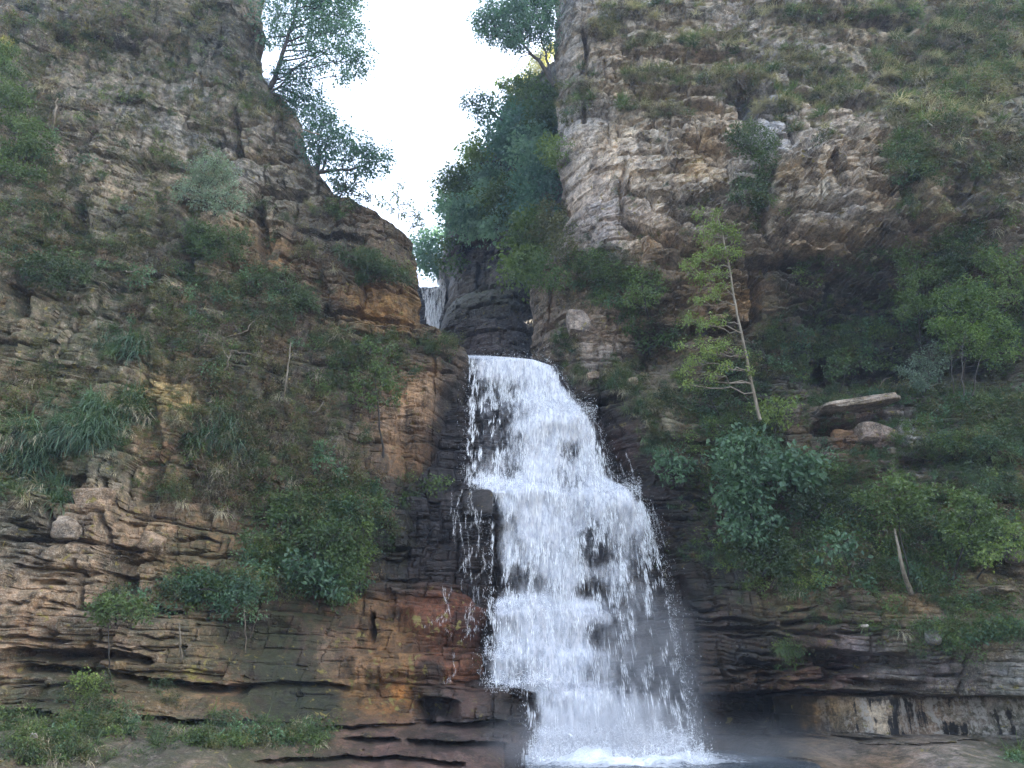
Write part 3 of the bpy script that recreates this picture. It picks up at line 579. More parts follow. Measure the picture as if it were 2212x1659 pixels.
sheet("right_cliff", right_edge, 'right', right_ctrl, right_tint, rows, 500, M_ROCK, seed=14, dip=0.13, walls=[(1650, 2600, 1503, 1590)], ribs=[(.42, .14, .16, -60, 560)], crust_shade=[(1630, 1550, 105, 42, .85), (1640, 1505, 150, 16, .7), (1850, 1440, 110, 20, .5), (1990, 1500, 200, 10, .6), (1780, 1410, 40, 16, .6), (1760, 800, 170, 50, .5), (1560, 720, 70, 36, .6), (1920, 700, 160, 40, .4), (1500, 1380, 14, 110, .7), (1300, 880, 60, 30, .5), (2080, 1010, 120, 40, .5), (2090, 1500, 100, 8, .6), (1660, 1380, 110, 14, .5), (1400, 110, 90, 10, .4), (1620, 230, 16, 40, .7), (1850, 215, 120, 14, .5), (1870, 45, 110, 12, .5), (2000, 160, 60, 16, .4)], streaks=[(1830, 2230, 1508, 1590, 1), (1755, 1830, 1510, 1590, .35), (1768, 1795, 608, 665, 1), (1955, 1985, 905, 1020, .6), (1640, 1665, 250, 290, .5), (1810, 1836, 380, 480, .5)], bulges=[(1625, 1548, 112, 46, .9), (1880, 640, 70, 60, .8), (1420, 775, 60, 30, 1.0), (1860, 800, 120, 36, 1.0), (1850, 1440, 60, 20, .8)], unders=right_under, cracks=right_crack, ampc=right_amp,
      wets=right_wet, mossc=right_moss, licc=[(1250, 300, .8), (1400, 300, .8), (1800, 400, .7), (2000, 150, .4), (1250, 720, .7), (1500, 650, .5), (1800, 640, .3), (1350, 950, 0), (1500, 1200, 0), (1900, 950, .5), (1800, 1400, .2), (1700, 1550, 0), (1950, 1570, .9), (1900, 1640, .3)],
      tops=list(np.linspace(44, 60, 9)), levels=((1.7, 2.8, .50), (0.55, 1.3, .34), (0.18, 0.6, .14)), back=8.0)

# ------------------------------------------------------------------ the stepped rock under the fall
def steps_Y(v):
    kv = [760, 772, 860, 884, 1000, 1046, 1060, 1290, 1306, 1318, 1395, 1412, 1470, 1486, 1560, 1590, 1612, 1660, 1720]
    ky = [32.5, 30.2, 29.6, 28.6, 28.2, 27.9, 27.2, 26.9, 26.7, 26.2, 26.0, 25.8, 25.7, 24.9, 24.6, 24.4, 23.2, 21.8, 20.5]
    return np.interp(v, kv, ky)
cc = []
for v in (735, 770, 884, 1000, 1060, 1150, 1290, 1320, 1400, 1480, 1490, 1560, 1600, 1640, 1700):
    for u in (880, 1020, 1180, 1340, 1500, 1640):
        cc.append((u, v, steps_Y(v) + 0.35 + (abs(u - 1200) / 400.0)**2 * 0.3))
def steps2(U, V):
    w_ = sstep(790, 870, V)
    o = (15 * fbm(U * .014, U * 0 + 3, 2, 17) + 7 * fbm(U * .05, V * .004, 2, 18)) * w_
    return steps_Y(V + o) + .22 * fbm(U * .02, V * .012, 3, 19) * w_
step_edge = [(870, 700, 33), (880, 900, 29), (880, 1700, 21)]
def centre():
    nr, nc = 420, 330
    vv = np.linspace(762, 1700, nr); uu = np.linspace(880, 1560, nc)
    V, U = np.meshgrid(vv, uu, indexing='ij')
    # the lip of the fall dips to the right
    lipv = np.interp(U, [880, 1012, 1100, 1190, 1230, 1280, 1330, 1400, 1640], [745, 765, 770, 782, 830, 880, 960, 1040, 1150])
    V = lipv + (V - 762) / (1700 - 762) * (1700 - lipv)
    Yb = steps2(U, V) + 0.3
    P = W(U, V, Yb)
    X, Z = P[..., 0], P[..., 2]
    D, tone = strata(X, Z, 0.0, 21, ((1.3, 2.2, .35), (0.45, 0.9, .16), (0.16, 0.4, .05)))
    Y = Yb + D * 0.8 + 0.25 * fbm(X * .8, Z * .8, 3, 5) + 2.2 * sstep(1490, 1560, U)**2
    # the top runs back as the stream bed above the lip
    Pt = W(uu, lipv[0], 0 * uu + 30)
    extra = []
    for k in range(8, 0, -1):
        e = np.stack([X[0] + 0 * uu, Y[0] + k * 1.6, Z[0] + 0.10 * k], -1); extra.append(e)
    G = np.concatenate([np.array(extra), np.stack([X, Y, Z], -1)], 0)
    tone = np.concatenate([np.repeat(tone[:1], 8, 0), tone], 0)
    U2, V2 = proj(G[..., 0], G[..., 1], G[..., 2])
    tc = idw([(1000, 900, .05, .04, .038), (1100, 1200, .06, .042, .035), (1020, 1100, .05, .042, .042), (1300, 1100, .06, .042, .035), (1350, 900, .07, .042, .032), (1350, 1400, .07, .06, .05), (1200, 1500, .09, .06, .045), (1500, 1600, .05, .05, .045)], U2, V2)
    tc = tc * np.exp(0.5 * tone)[..., None]
    n = G.shape[0] * G.shape[1]
    me = mesh_np("waterfall_rock", G, grid_quads(G.shape[0], G.shape[1], True), False,
                 {'tint': tc.reshape(-1, 3), 'wet': np.full(n, .9), 'moss': np.full(n, .05), 'lichen': np.zeros(n)})
    tag(link("waterfall_rock", me, M_WETROCK), kind='structure')
    return G
CG = centre()
# ------------------------------------------------------------------ tubes and leaves
def tube_np(path, radii, sides=6):
    path = np.asarray(path, float); n = len(path)
    d = np.gradient(path, axis=0); d /= (np.linalg.norm(d, axis=1, keepdims=True) + 1e-9)
    ref = np.array([0.0, 1.0, 0.13]); a = np.cross(d, ref); a /= (np.linalg.norm(a, axis=1, keepdims=True) + 1e-9)
    b = np.cross(d, a)
    th = np.linspace(0, 2 * np.pi, sides, endpoint=False)
    V = path[:, None] + np.asarray(radii)[:, None, None] * (np.cos(th)[None, :, None] * a[:, None] + np.sin(th)[None, :, None] * b[:, None])
    i = np.arange(n - 1)[:, None] * sides; j = np.arange(sides)[None]; jn = (j + 1) % sides
    q = np.stack([i + j, i + jn, i + sides + jn, i + sides + j], -1).reshape(-1, 4)
    return V.reshape(-1, 3), q
class Acc:
    def __init__(self): self.v = []; self.q = []; self.n = 0
    def add(self, v, q):
        self.v.append(v); self.q.append(np.asarray(q) + self.n); self.n += len(v)
    def tube(self, path, radii, sides=6): self.add(*tube_np(path, radii, sides))
    def mesh(self, name, smooth=False):
        return mesh_np(name, np.concatenate(self.v), np.concatenate(self.q), smooth)
def unit(a): return a / (np.linalg.norm(a, axis=-1, keepdims=True) + 1e-9)
def leaf_quads(P, D, Nn, L, Wd, fold=0.25):
    """leaf blades: base P, direction D, face normal Nn"""
    D = unit(D); S = unit(np.cross(D, Nn)); N2 = np.cross(S, D)
    L = np.asarray(L)[:, None]; Wd = np.asarray(Wd)[:, None]
    base = P; tip = P + D * L - N2 * L * 0.15
    l = P + D * L * 0.45 + S * Wd + N2 * Wd * fold; r = P + D * L * 0.45 - S * Wd + N2 * Wd * fold
    V = np.stack([base, l, tip, r], 1).reshape(-1, 3)
    q = np.arange(len(P) * 4).reshape(-1, 4)
    return V, q
def blob_leaves(acc, c, rad, n, L, g, flat=1.0, droop=0.3, shell=0.5, sub=9):
    """foliage of one bough: twig clusters spread through an ellipsoid"""
    c = np.asarray(c, float); rad = np.asarray(rad, float) * np.ones(3)
    k = max(4, n // sub)
    d = unit(g.normal(size=(k, 3)))
    r = g.uniform(0, 1, k) ** (shell)
    wob = 0.75 + 0.5 * vn(d[:, 0] * 2 + c[0], d[:, 2] * 2 + c[2], 5)
    cc_ = c + d * (r * wob)[:, None] * rad * np.array([1, 1, flat])
    idx = g.integers(0, k, n)
    tw = unit(d[idx] + g.normal(size=(n, 3)) * 0.8 + np.array([0, 0, -droop]))
    P = cc_[idx] + g.normal(size=(n, 3)) * (L * 0.9)
    Nn = unit(g.normal(size=(n, 3)) * 0.7 + np.array([0, -0.4, 0.8]))
    LL = L * g.uniform(0.6, 1.3, n)
    acc.add(*leaf_quads(P, tw, Nn, LL, LL * 0.31))
def bent(p0, p1, g, n=7, amp=0.06):
    t = np.linspace(0, 1, n)[:, None]; p0 = np.asarray(p0, float); p1 = np.asarray(p1, float)
    Ld = np.linalg.norm(p1 - p0)
    off = g.normal(size=(n, 3)) * amp * Ld * np.sin(np.pi * t)
    return p0 + (p1 - p0) * t + off

def make_tree(name, label, cat, trunk, blobs, leafmat, barkmat=B_DARK, L=0.16, dens=1.0, r0=0.12, seed=0, group=None, flat=0.75, shell=0.5, droop=0.3, extra=(), depth=1.0, twigs=True, rs=1.15, crook=.02):
    """trunk: [(u,v,Y)...] base first; blobs: [(u,v,radius_px,Y)...]"""
    g = np.random.default_rng(seed + 100)
    T = np.array([W(*p) for p in trunk])
    base = T[0].copy()
    root = empty(name, base)
    tag(root, label, cat, group)
    a = Acc()
    path = []
    for i in range(len(T) - 1):
        s = bent(T[i], T[i + 1], g, 5, crook); path.append(s[:-1] if i < len(T) - 2 else s)
    path = np.concatenate(path)
    rr = np.linspace(r0, r0 * 0.35, len(path))
    a.tube(path - base, rr, 7)
    lf = Acc(); tw = Acc()
    for (u, v, rp, Y) in blobs:
        c = W(u, v, Y); m = rp * rs * (Y * CP + (c[2] - CAMZ) * SP) / FOC
        i = int(np.argmin(np.linalg.norm(path - c, axis=1) + (path[:, 2] > c[2]) * 0.6))
        j = max(0, min(i, len(path) - 1))
        lb = bent(path[j], c, g, 7, 0.05)
        lr = min(rr[j] * 0.6, 0.03 + 0.03 * m)
        a.tube(lb - base, np.linspace(lr, 0.012, 7), 5)
        if twigs:
            for q in range(5):
                e = c + unit(g.normal(size=3)) * m * 0.7 * np.array([1, 1, flat])
                a.tube(bent(lb[4 + q % 3], e, g, 5, 0.07) - base, np.linspace(0.014, 0.004, 5), 3)
        n = int(dens * 760 * (m / 1.0)**2 * (0.16 / L)**1.6) + 20
        blob_leaves(lf, c - base, (m, m * depth, m), n, L, g, flat=flat, shell=shell, droop=droop)
    for pl, r in extra:
        q = np.array([W(*p) for p in pl]); pp = np.concatenate([bent(q[i], q[i + 1], g, 4, 0.04)[:-1] for i in range(len(q) - 1)] + [q[-1:]])
        a.tube(pp - base, np.linspace(r, r * 0.3, len(pp)), 5)
    link("trunk", a.mesh("trunk", True), barkmat, root)
    if lf.n: link("crown", lf.mesh("crown"), leafmat, root)
    return root

# ------------------------------------------------------------------ planting map
H = np.concatenate(HITS)
CELL = 6; U0, V0 = -360, -40
NU, NV = (2212 + 720) // CELL, (1659 + 60) // CELL
iu = ((H[:, 0] - U0) // CELL).astype(int); iv = ((H[:, 1] - V0) // CELL).astype(int)
ok = (iu >= 0) & (iu < NU) & (iv >= 0) & (iv < NV)
Hk = H[ok]; key = iv[ok] * NU + iu[ok]
order = np.lexsort((Hk[:, 3], key)); Hk = Hk[order]; key = key[order]
uk, first = np.unique(key, return_index=True)
HM = np.full(NU * NV, -1); HM[uk] = first
def hit(u, v):
    i = int((u - U0) // CELL); j = int((v - V0) // CELL)
    for r in range(0, 6):
        for (di, dj) in ((0, r), (r, 0), (-r, 0), (0, -r)):
            a, b_ = i + di, j + dj
            if 0 <= a < NU and 0 <= b_ < NV:
                k = HM[b_ * NU + a]
                if k >= 0: return Hk[k, 2:5], Hk[k, 5:8]
    return None
def hitY(u, v, dflt=25.0):
    h = hit(u, v)
    return dflt if h is None else float(h[0][1])
# ------------------------------------------------------------------ small plants: one mesh per kind, shared by the copies
def tuft_mesh(name, seed, n=46, L=0.75, spread=0.9, wd=0.012, droop=1.0, up=0.5):
    """grass tuft rooted at the origin on a wall facing -y: blades arch out and hang"""
    g = np.random.default_rng(seed); V = []; Q = []; c = 0
    for i in range(n):
        az = g.normal() * spread; el = up + g.normal() * 0.45
        d = np.array([math.sin(az) * math.cos(el), -math.cos(az) * math.cos(el), math.sin(el)])
        l = L * g.uniform(0.5, 1.25); p = g.normal(size=3) * np.array([0.16, 0.04, 0.07]) * L
        side = unit(np.cross(d, [0, 0, 1.0])) + g.normal(size=3) * 0.3; side = unit(side)
        w0 = wd * g.uniform(0.7, 1.4); seg = 4; pts = []
        vel = d.copy(); q = p.copy()
        for s in range(seg + 1):
            ww = w0 * (1 - s / seg) ** 0.7 + 0.002
            V += [q - side * ww, q + side * ww]
            vel = unit(vel + np.array([0, 0, -0.42 * droop])); q = q + vel * l / seg
        for s in range(seg): Q.append([c + 2 * s, c + 2 * s + 1, c + 2 * s + 3, c + 2 * s + 2])
        c += 2 * (seg + 1)
    return mesh_np(name, np.array(V), np.array(Q))
def clump_mesh(name, seed, n=110, rad=0.42, L=0.10, flat=0.8, droop=0.4, wfac=1.0):
    g = np.random.default_rng(seed); a = Acc()
    for k in range(4):
        c = np.array([g.normal() * rad * .5, -abs(g.normal()) * rad * .4 - rad * 0.2, g.normal() * rad * .35])
        blob_leaves(a, c, rad * g.uniform(.5, .8), n // 4, L, g, flat=flat, droop=droop)
    a.v = [v for v in a.v]
    for k in range(3):
        e = np.array([g.normal() * rad * .5, -rad * 0.7, g.normal() * rad * .4]); a.tube(bent((0, 0, 0), e, g, 4, .06), np.linspace(.012, .004, 4), 3)
    return a.mesh(name)
def spray_mesh(name, seed, n=26, L=0.9):
    """bare hanging roots and dead stems"""
    g = np.random.default_rng(seed); a = Acc()
    for i in range(n):
        s = g.normal(size=3) * np.array([.35, .05, .12]); e = s + np.array([g.normal() * .18, -abs(g.normal()) * .15 - .05, -L * g.uniform(.3, 1.1)])
        a.tube(bent(s, e, g, 5, .07), np.linspace(.008, .003, 5), 3)
    return a.mesh(name)

KINDS = {}
def kind(key, name, part, meshes, mat):
    for m in meshes: m.materials.append(mat)
    KINDS[key] = (name, part, meshes)
kind('dry', 'grass_tuft', 'blades', [tuft_mesh('dry_blades', s, 62, .62, .9, .011) for s in (1, 2, 3, 4)], G_DRY)
kind('grn', 'grass_tuft', 'blades', [tuft_mesh('green_blades', s, 62, .62, .9, .012, .9, .7) for s in (5, 6, 7)], G_GREEN)
kind('blu', 'grass_tuft', 'blades', [tuft_mesh('blue_blades', s, 52, .80, .8, .013, 1.0, .6) for s in (8, 9)], G_BLUE)
kind('olv', 'shrub', 'leaves', [clump_mesh('olive_leaves', s, 190, .42, .075) for s in (11, 12, 13)], L_OLIVE)
kind('brn', 'shrub', 'leaves', [clump_mesh('brown_leaves', s, 170, .42, .075, .9, .9) for s in (14, 15)], L_BROWN)
kind('drk', 'shrub', 'leaves', [clump_mesh('dark_leaves', s, 190, .46, .085) for s in (16, 17, 18)], L_DARK)
kind('mid', 'shrub', 'leaves', [clump_mesh('mid_leaves', s, 170, .46, .095) for s in (19, 20, 21)], L_MID)
kind('lit', 'shrub', 'leaves', [clump_mesh('light_leaves', s, 120, .42, .11) for s in (22, 23)], L_LIGHT)
kind('bgr', 'shrub', 'leaves', [clump_mesh('blue_green_leaves', s, 130, .44, .12) for s in (24, 25)], L_BLUE)
kind('twg', 'root_tangle', 'roots', [spray_mesh('hanging_roots', s) for s in (26, 27)], B_TWIG)

PLACED = []     # (zone, key, mesh index, pos, rz, tilt, scale)
def scatter(zone, blobs, mix, n, size=(0.6, 1.3), seed=0, sink=0.05):
    g = np.random.default_rng(seed + 500)
    keys = list(mix); pr = np.array([mix[k] for k in keys], float); pr /= pr.sum()
    B = np.array(blobs, float); area = B[:, 2] * B[:, 3] * (B[:, 4] if B.shape[1] > 4 else 1); area /= area.sum()
    got = 0; tries = 0
    while got < n and tries < n * 4:
        tries += 1
        b = B[g.choice(len(B), p=area)]
        a_ = g.uniform(0, 2 * np.pi); r = math.sqrt(g.uniform()) * (0.9 + 0.25 * g.normal())
        u = b[0] + math.cos(a_) * r * b[2]; v = b[1] + math.sin(a_) * r * b[3]
        if vn(np.float64(u * .02), np.float64(v * .03), 91) + 0.25 * g.normal() < 0.42: continue
        h = hit(u, v)
        if h is None: continue
        p, nn = h
        k = keys[g.choice(len(keys), p=pr)]
        rz = math.atan2(nn[0], -nn[1]) * 0.6 + g.normal() * 0.35
        PLACED.append((zone, k, int(g.integers(0, len(KINDS[k][2]))), (p[0], p[1] + sink, p[2]), rz, g.normal() * 0.2, float(g.uniform(*size))))
        got += 1
# zones: blobs are (u, v, ru, rv, weight)
scatter('upper left cliff', [(150, 70, 240, 70, 1.3), (430, 90, 130, 110, 1), (520, 180, 60, 90, 1), (450, 230, 80, 60, .6), (590, 230, 70, 45, 1.5), (280, 250, 120, 60, .5), (80, 200, 70, 90, .6)],
        {'olv': 3, 'brn': 2.5, 'dry': 1.6, 'mid': .7, 'grn': .6, 'drk': 1.2, 'twg': .5}, 480, (.4, .95), 1)
scatter('left cliff flank', [(60, 470, 130, 90, .8), (330, 470, 190, 60, .8), (620, 480, 70, 60, .4), (250, 380, 160, 60, .5), (420, 350, 90, 60, .6), (60, 340, 80, 120, .8), (600, 260, 60, 40, .5), (560, 170, 40, 90, .5)],
        {'olv': 2.5, 'drk': 1.5, 'brn': 1.5, 'mid': .6, 'dry': .6, 'bgr': .4}, 260, (.4, .9), 2)
scatter('left cliff belt of scrub', [(160, 560, 120, 50, 1.4), (380, 560, 170, 55, 1.5), (500, 640, 160, 70, 1.4), (380, 680, 130, 70, 1), (600, 640, 110, 70, 1), (620, 720, 120, 80, .7), (440, 760, 120, 80, .8)],
        {'drk': 1.6, 'brn': 3, 'olv': 2.4, 'mid': .9, 'bgr': .5, 'twg': .8}, 640, (.4, 1.0), 3)
scatter('left cliff hanging grass', [(240, 880, 80, 40, 1.2), (150, 930, 110, 45, 1.2), (70, 960, 80, 50, 1), (60, 1050, 90, 40, .8), (250, 740, 60, 25, .6), (480, 950, 60, 55, 1)],
        {'blu': 3, 'grn': 1.5, 'dry': 1.5, 'drk': .7}, 240, (.6, 1.25), 4)
scatter('left cliff brown scrub', [(480, 900, 110, 90, 1), (560, 980, 130, 110, 1.3), (620, 880, 90, 90, 1), (520, 1050, 110, 70, 1), (380, 1060, 90, 60, .5), (700, 1020, 90, 60, 1), (760, 980, 60, 80, .6), (60, 860, 80, 90, .7), (180, 830, 120, 60, .3)],
        {'brn': 3.5, 'olv': 2.5, 'dry': 1.1, 'twg': 1.2, 'mid': .5, 'drk': .8, 'grn': .4}, 780, (.4, .9), 5)
scatter('left shrubs by the fall', [(700, 1090, 130, 60, 1), (640, 1180, 110, 70, 1.4), (730, 1230, 80, 60, 1.2), (480, 1270, 130, 40, 1), (260, 1310, 70, 30, 1), (770, 1120, 90, 60, 1), (900, 1060, 60, 30, .5)],
        {'mid': 2, 'drk': 2.5, 'bgr': 1.6, 'olv': 1.5, 'brn': .6, 'lit': .25}, 560, (.5, 1.1), 6)
scatter('left orange buttress', [(700, 560, 90, 40, .5), (830, 580, 70, 30, 1.1), (780, 740, 120, 30, 1), (940, 745, 60, 18, 1.6), (820, 800, 70, 50, .7), (720, 800, 70, 60, .8), (700, 450, 80, 20, .6)],
        {'olv': 2, 'drk': 2, 'mid': 1.1, 'dry': .7, 'grn': .8, 'brn': 1}, 330, (.4, .95), 7)
scatter('left foot of the cliff', [(60, 1570, 90, 30, 1.2), (240, 1560, 150, 30, 1.2), (420, 1590, 160, 30, 1.2), (650, 1590, 100, 20, 1), (120, 1620, 150, 30, .6), (200, 1480, 40, 20, .9), (350, 1490, 40, 30, .6), (560, 1560, 160, 14, .6), (200, 1530, 60, 30, .6)],
        {'mid': 2, 'drk': 2, 'grn': 1.2, 'bgr': .8, 'dry': .7, 'olv': 1.5}, 420, (.3, .75), 8)
scatter('upper right slope', [(2050, 60, 200, 70, 1.5), (1850, 30, 160, 35, 1), (2120, 180, 120, 70, 1.3), (1950, 170, 120, 60, 1.3), (2150, 320, 90, 60, .9), (2000, 280, 90, 70, 1), (2170, 20, 100, 50, 1)],
        {'dry': 4.5, 'grn': 2.6, 'olv': 1.4, 'brn': 1.6, 'mid': .5, 'twg': .8}, 900, (.6, 1.25), 9)
scatter('upper right ledges', [(1400, 90, 70, 16, 1), (1500, 85, 100, 14, 1.2), (1450, 165, 110, 22, 1.3), (1570, 170, 90, 18, 1.4), (1700, 140, 90, 32, 1.5), (1680, 210, 110, 30, 1), (1380, 230, 70, 18, 1), (1450, 240, 60, 16, .8),
        (1310, 60, 50, 30, .8), (1400, 20, 100, 20, .8), (1660, 20, 90, 25, 1), (1560, 110, 50, 14, .5), (1270, 180, 30, 30, .6), (1800, 200, 80, 30, 1.2), (1740, 260, 60, 30, .6)],
        {'dry': 5, 'grn': 2.4, 'olv': 1.2, 'brn': 1.6, 'twg': 1.2}, 700, (.5, 1.1), 10)
scatter('right cliff mid', [(1960, 330, 60, 60, 1), (1990, 420, 50, 70, 1), (2100, 350, 80, 30, .6), (2160, 470, 80, 40, .4), (1780, 290, 40, 20, .3), (1640, 430, 40, 40, 1), (1230, 230, 40, 60, .8), (2060, 540, 90, 50, 1), (1900, 560, 90, 25, .5)],
        {'olv': 2.5, 'mid': 1.5, 'drk': 1.5, 'dry': 1, 'bgr': .7, 'grn': .6}, 330, (.45, 1.0), 11)
scatter('right shady hollow', [(1330, 600, 70, 50, 1.2), (1250, 580, 70, 60, 1), (1400, 700, 80, 35, 1), (1360, 640, 70, 40, 1), (1700, 760, 110, 60, 1.2), (1850, 740, 120, 60, 1), (2080, 640, 120, 110, 1.3), (1600, 820, 80, 70, .9), (2170, 760, 90, 70, 1), (1760, 590, 90, 25, .5), (1500, 870, 60, 60, 1)],
        {'drk': 3, 'mid': 2, 'olv': 2, 'bgr': .8, 'brn': .9}, 560, (.45, 1.0), 12)
scatter('grass by the lip', [(1220, 740, 30, 30, 1), (1290, 815, 60, 16, 1.2), (1360, 830, 60, 24, 1.3), (1400, 890, 40, 36, 1.2), (1420, 950, 36, 36, 1), (1240, 800, 40, 12, .8), (1340, 790, 50, 16, .8), (1460, 850, 50, 50, .6)],
        {'grn': 3, 'dry': 2, 'blu': .8, 'olv': 1.5, 'drk': .6}, 240, (.4, .85), 13)
scatter('right wooded ledge', [(1600, 950, 90, 80, 1), (1560, 1080, 90, 60, 1), (1700, 1050, 120, 100, 1.1), (1650, 1180, 130, 70, 1.3), (1850, 1150, 140, 90, 1.2), (2050, 1150, 150, 90, 1.3), (2160, 1080, 80, 90, 1), (1900, 1250, 150, 40, 1), (2100, 1270, 110, 30, .8), (1450, 1000, 40, 40, .8), (1520, 1030, 60, 30, .6)],
        {'drk': 2, 'mid': 2.8, 'bgr': 1.2, 'olv': 1.4, 'lit': .9, 'brn': .7}, 760, (.45, 1.0), 14)
scatter('right shelf above the slab', [(1900, 852, 140, 14, 1.4), (2080, 870, 130, 30, 1.4), (2100, 940, 110, 50, 1.2), (2170, 880, 60, 40, 1), (1790, 870, 40, 12, .8), (2000, 900, 50, 30, .8)],
        {'mid': 2, 'olv': 2, 'drk': 2, 'bgr': 1, 'grn': 1}, 420, (.4, .9), 15)
scatter('right lower ledges', [(1620, 1230, 50, 50, 1), (1720, 1260, 50, 24, 1.2), (1700, 1400, 26, 40, 1), (2030, 1365, 110, 20, 1.4), (2160, 1360, 80, 20, 1.2), (1900, 1350, 60, 12, .5), (2190, 1640, 50, 20, 1), (2020, 1400, 60, 16, .7), (2080, 1310, 100, 18, .6)],
        {'grn': 2.4, 'mid': 2, 'dry': 1.2, 'bgr': 1, 'olv': 1, 'lit': .3}, 300, (.35, .8), 16)

scatter('left cliff flank', [(200, 200, 260, 230, 1), (450, 250, 160, 230, 1), (250, 480, 280, 160, 1), (560, 470, 90, 60, .5)], {'olv': 2.5, 'brn': 2.2, 'dry': 2, 'grn': 1, 'drk': .5, 'mid': .4}, 1700, (.18, .42), 31)
scatter('left cliff brown scrub', [(350, 750, 360, 170, 1), (450, 950, 300, 130, 1), (150, 950, 180, 130, .8), (700, 850, 100, 110, .4), (620, 1060, 230, 70, 1)], {'olv': 2, 'brn': 3, 'dry': 1.8, 'grn': 1, 'drk': .5, 'mid': .5}, 2000, (.18, .42), 32)
scatter('right shelf above the slab', [(1850, 866, 90, 8, 1), (1850, 915, 80, 10, .8), (1800, 960, 30, 16, .6), (1870, 975, 70, 10, .8), (1935, 930, 16, 40, .5)], {'mid': 2, 'olv': 2, 'grn': 1.5, 'bgr': 1}, 130, (.3, .6), 36)
scatter('upper right slope', [(2360, 100, 120, 160, 1), (2360, 350, 120, 100, .6)], {'dry': 4, 'grn': 2, 'olv': 2, 'brn': 1.8}, 500, (.3, .9), 41)
scatter('right wooded ledge', [(2360, 700, 130, 140, 1), (2360, 1050, 130, 200, 1), (2360, 1330, 120, 40, .6)], {'drk': 2.5, 'mid': 2.4, 'olv': 1.6, 'brn': 1, 'grn': .6}, 700, (.4, .95), 42)
scatter('left cliff flank', [(-130, 300, 120, 280, 1), (-130, 800, 120, 200, 1)], {'olv': 2.5, 'brn': 2.5, 'dry': 1.5, 'drk': 1.5, 'mid': .8}, 700, (.4, .95), 43)
scatter('upper right slope', [(2000, 140, 260, 150, 1.2), (2120, 380, 130, 150, .6), (1700, 120, 260, 110, .8)], {'dry': 4, 'grn': 1.8, 'olv': 1.4, 'brn': 1.8}, 2200, (.2, .5), 33)
scatter('right shady hollow', [(1750, 780, 330, 130, 1), (2050, 700, 180, 170, 1), (1330, 620, 130, 90, .8), (1560, 900, 150, 120, .8), (1450, 430, 200, 150, .08)], {'drk': 2.5, 'mid': 2, 'olv': 2, 'brn': 1, 'grn': .6}, 1700, (.2, .45), 34)
scatter('right wooded ledge', [(1800, 1120, 330, 150, 1), (2080, 1010, 160, 90, 1), (2000, 1320, 220, 40, .5)], {'drk': 2.5, 'mid': 2, 'olv': 1.6, 'brn': 1, 'grn': .6, 'bgr': .6}, 2000, (.22, .5), 35)
DESC = {'dry': ('straw coloured dry grass tuft', 'grass tuft'), 'grn': ('green arching grass tuft', 'grass tuft'), 'blu': ('long blue green grass tuft', 'grass tuft'), 'olv': ('olive small leaved scrub', 'shrub'),
        'brn': ('brown withered scrub', 'shrub'), 'drk': ('dark green leafy shrub', 'shrub'), 'mid': ('green leafy shrub', 'shrub'), 'lit': ('bright yellow green shrub', 'shrub'), 'bgr': ('blue green leafy shrub', 'shrub'), 'twg': ('bare hanging roots', 'roots')}
def euler_for(rz, tilt): return (tilt, 0.0, rz)
# the ones that show largest become things, the rest of each zone is one mass
by_kind = {}
for it in PLACED:
    d = (it[3][1]**2 + it[3][0]**2 + it[3][2]**2) ** .5
    u_, v_ = proj(it[3][0], it[3][1], it[3][2])
    vis = 0 <= u_ <= 2212 and 0 <= v_ <= 1659
    by_kind.setdefault(KINDS[it[1]][0], []).append((it[6] / d if vis else 0, it))
singles = []; mass = {}
LIMIT = {'grass_tuft': 290, 'shrub': 290, 'root_tangle': 60}
for k, lst in by_kind.items():
    lst.sort(key=lambda t: -t[0])
    for i, (s, it) in enumerate(lst):
        if i < LIMIT[k] and s > 0: singles.append(it)
        else: mass.setdefault(it[0], []).append(it)
LANDM = []
LAND = [(1845, 884, 'pale jutting slab'), (465, 410, 'pale grey green bush'), (640, 100, 'leaning tree'), (745, 330, 'flat topped tree'), (1640, 330, 'dark crevice tree'), (1590, 700, 'slender pale trunked tree'), (2090, 700, 'bright yellow green bush'),
        (1975, 620, 'feathery green tree'), (1610, 1040, 'broad leaved dark tree'), (1720, 1010, 'large pale leaved bush'), (1950, 1210, 'stout pale leaning trunk'), (1450, 1005, 'heart leaved trailer'), (1100, 780, 'lip of the fall'),
        (935, 660, 'upper fall'), (825, 860, 'slender sapling'), (615, 820, 'split pale stem'), (495, 785, 'forked yellowish stem'), (680, 1200, 'large leafy shrub'), (450, 1270, 'wispy arching shrub'), (118, 250, 'pale dead stem'), (340, 870, 'ochre patch of rock'),
        (40, 270, 'yellow green edge shrub'), (205, 1080, 'pale cracked block'), (980, 1150, 'side trickle'), (250, 1215, 'dark square hole'), (860, 640, 'orange buttress'), (1100, 1480, 'lowest left water ledge'), (185, 1475, 'fern in the undercut'),
        (1820, 470, 'overhanging rock ribs'), (1210, 330, 'grey left edge of the right cliff'), (1550, 70, 'pale bare face at the top'), (1870, 110, 'pale bare patch on the slope'), (2190, 1205, 'stone pile at the right edge'), (1370, 610, 'leafy creeper'), (1800, 640, 'white streaked stone'),
        (1960, 960, 'grey rock pillar'), (1280, 830, 'lip ledge'), (300, 580, 'curved pale branch'), (100, 950, 'long bladed grass bank'), (1450, 180, 'grassy upper shelf'), (2180, 60, 'top right corner'), (30, 40, 'top left corner'), (2180, 440, 'right picture edge'),
        (20, 560, 'dark blocky recess at the left edge'), (540, 60, 'rim beside the leaning tree'), (60, 1590, 'grassy foot of the left cliff'), (560, 1590, 'bottom ledge of the left cliff'), (1750, 200, 'long grass fringe'), (2050, 1370, 'lower right shelf')]
_lm = np.array([(a_, b_) for a_, b_, c_ in LAND], float)
USED = set()
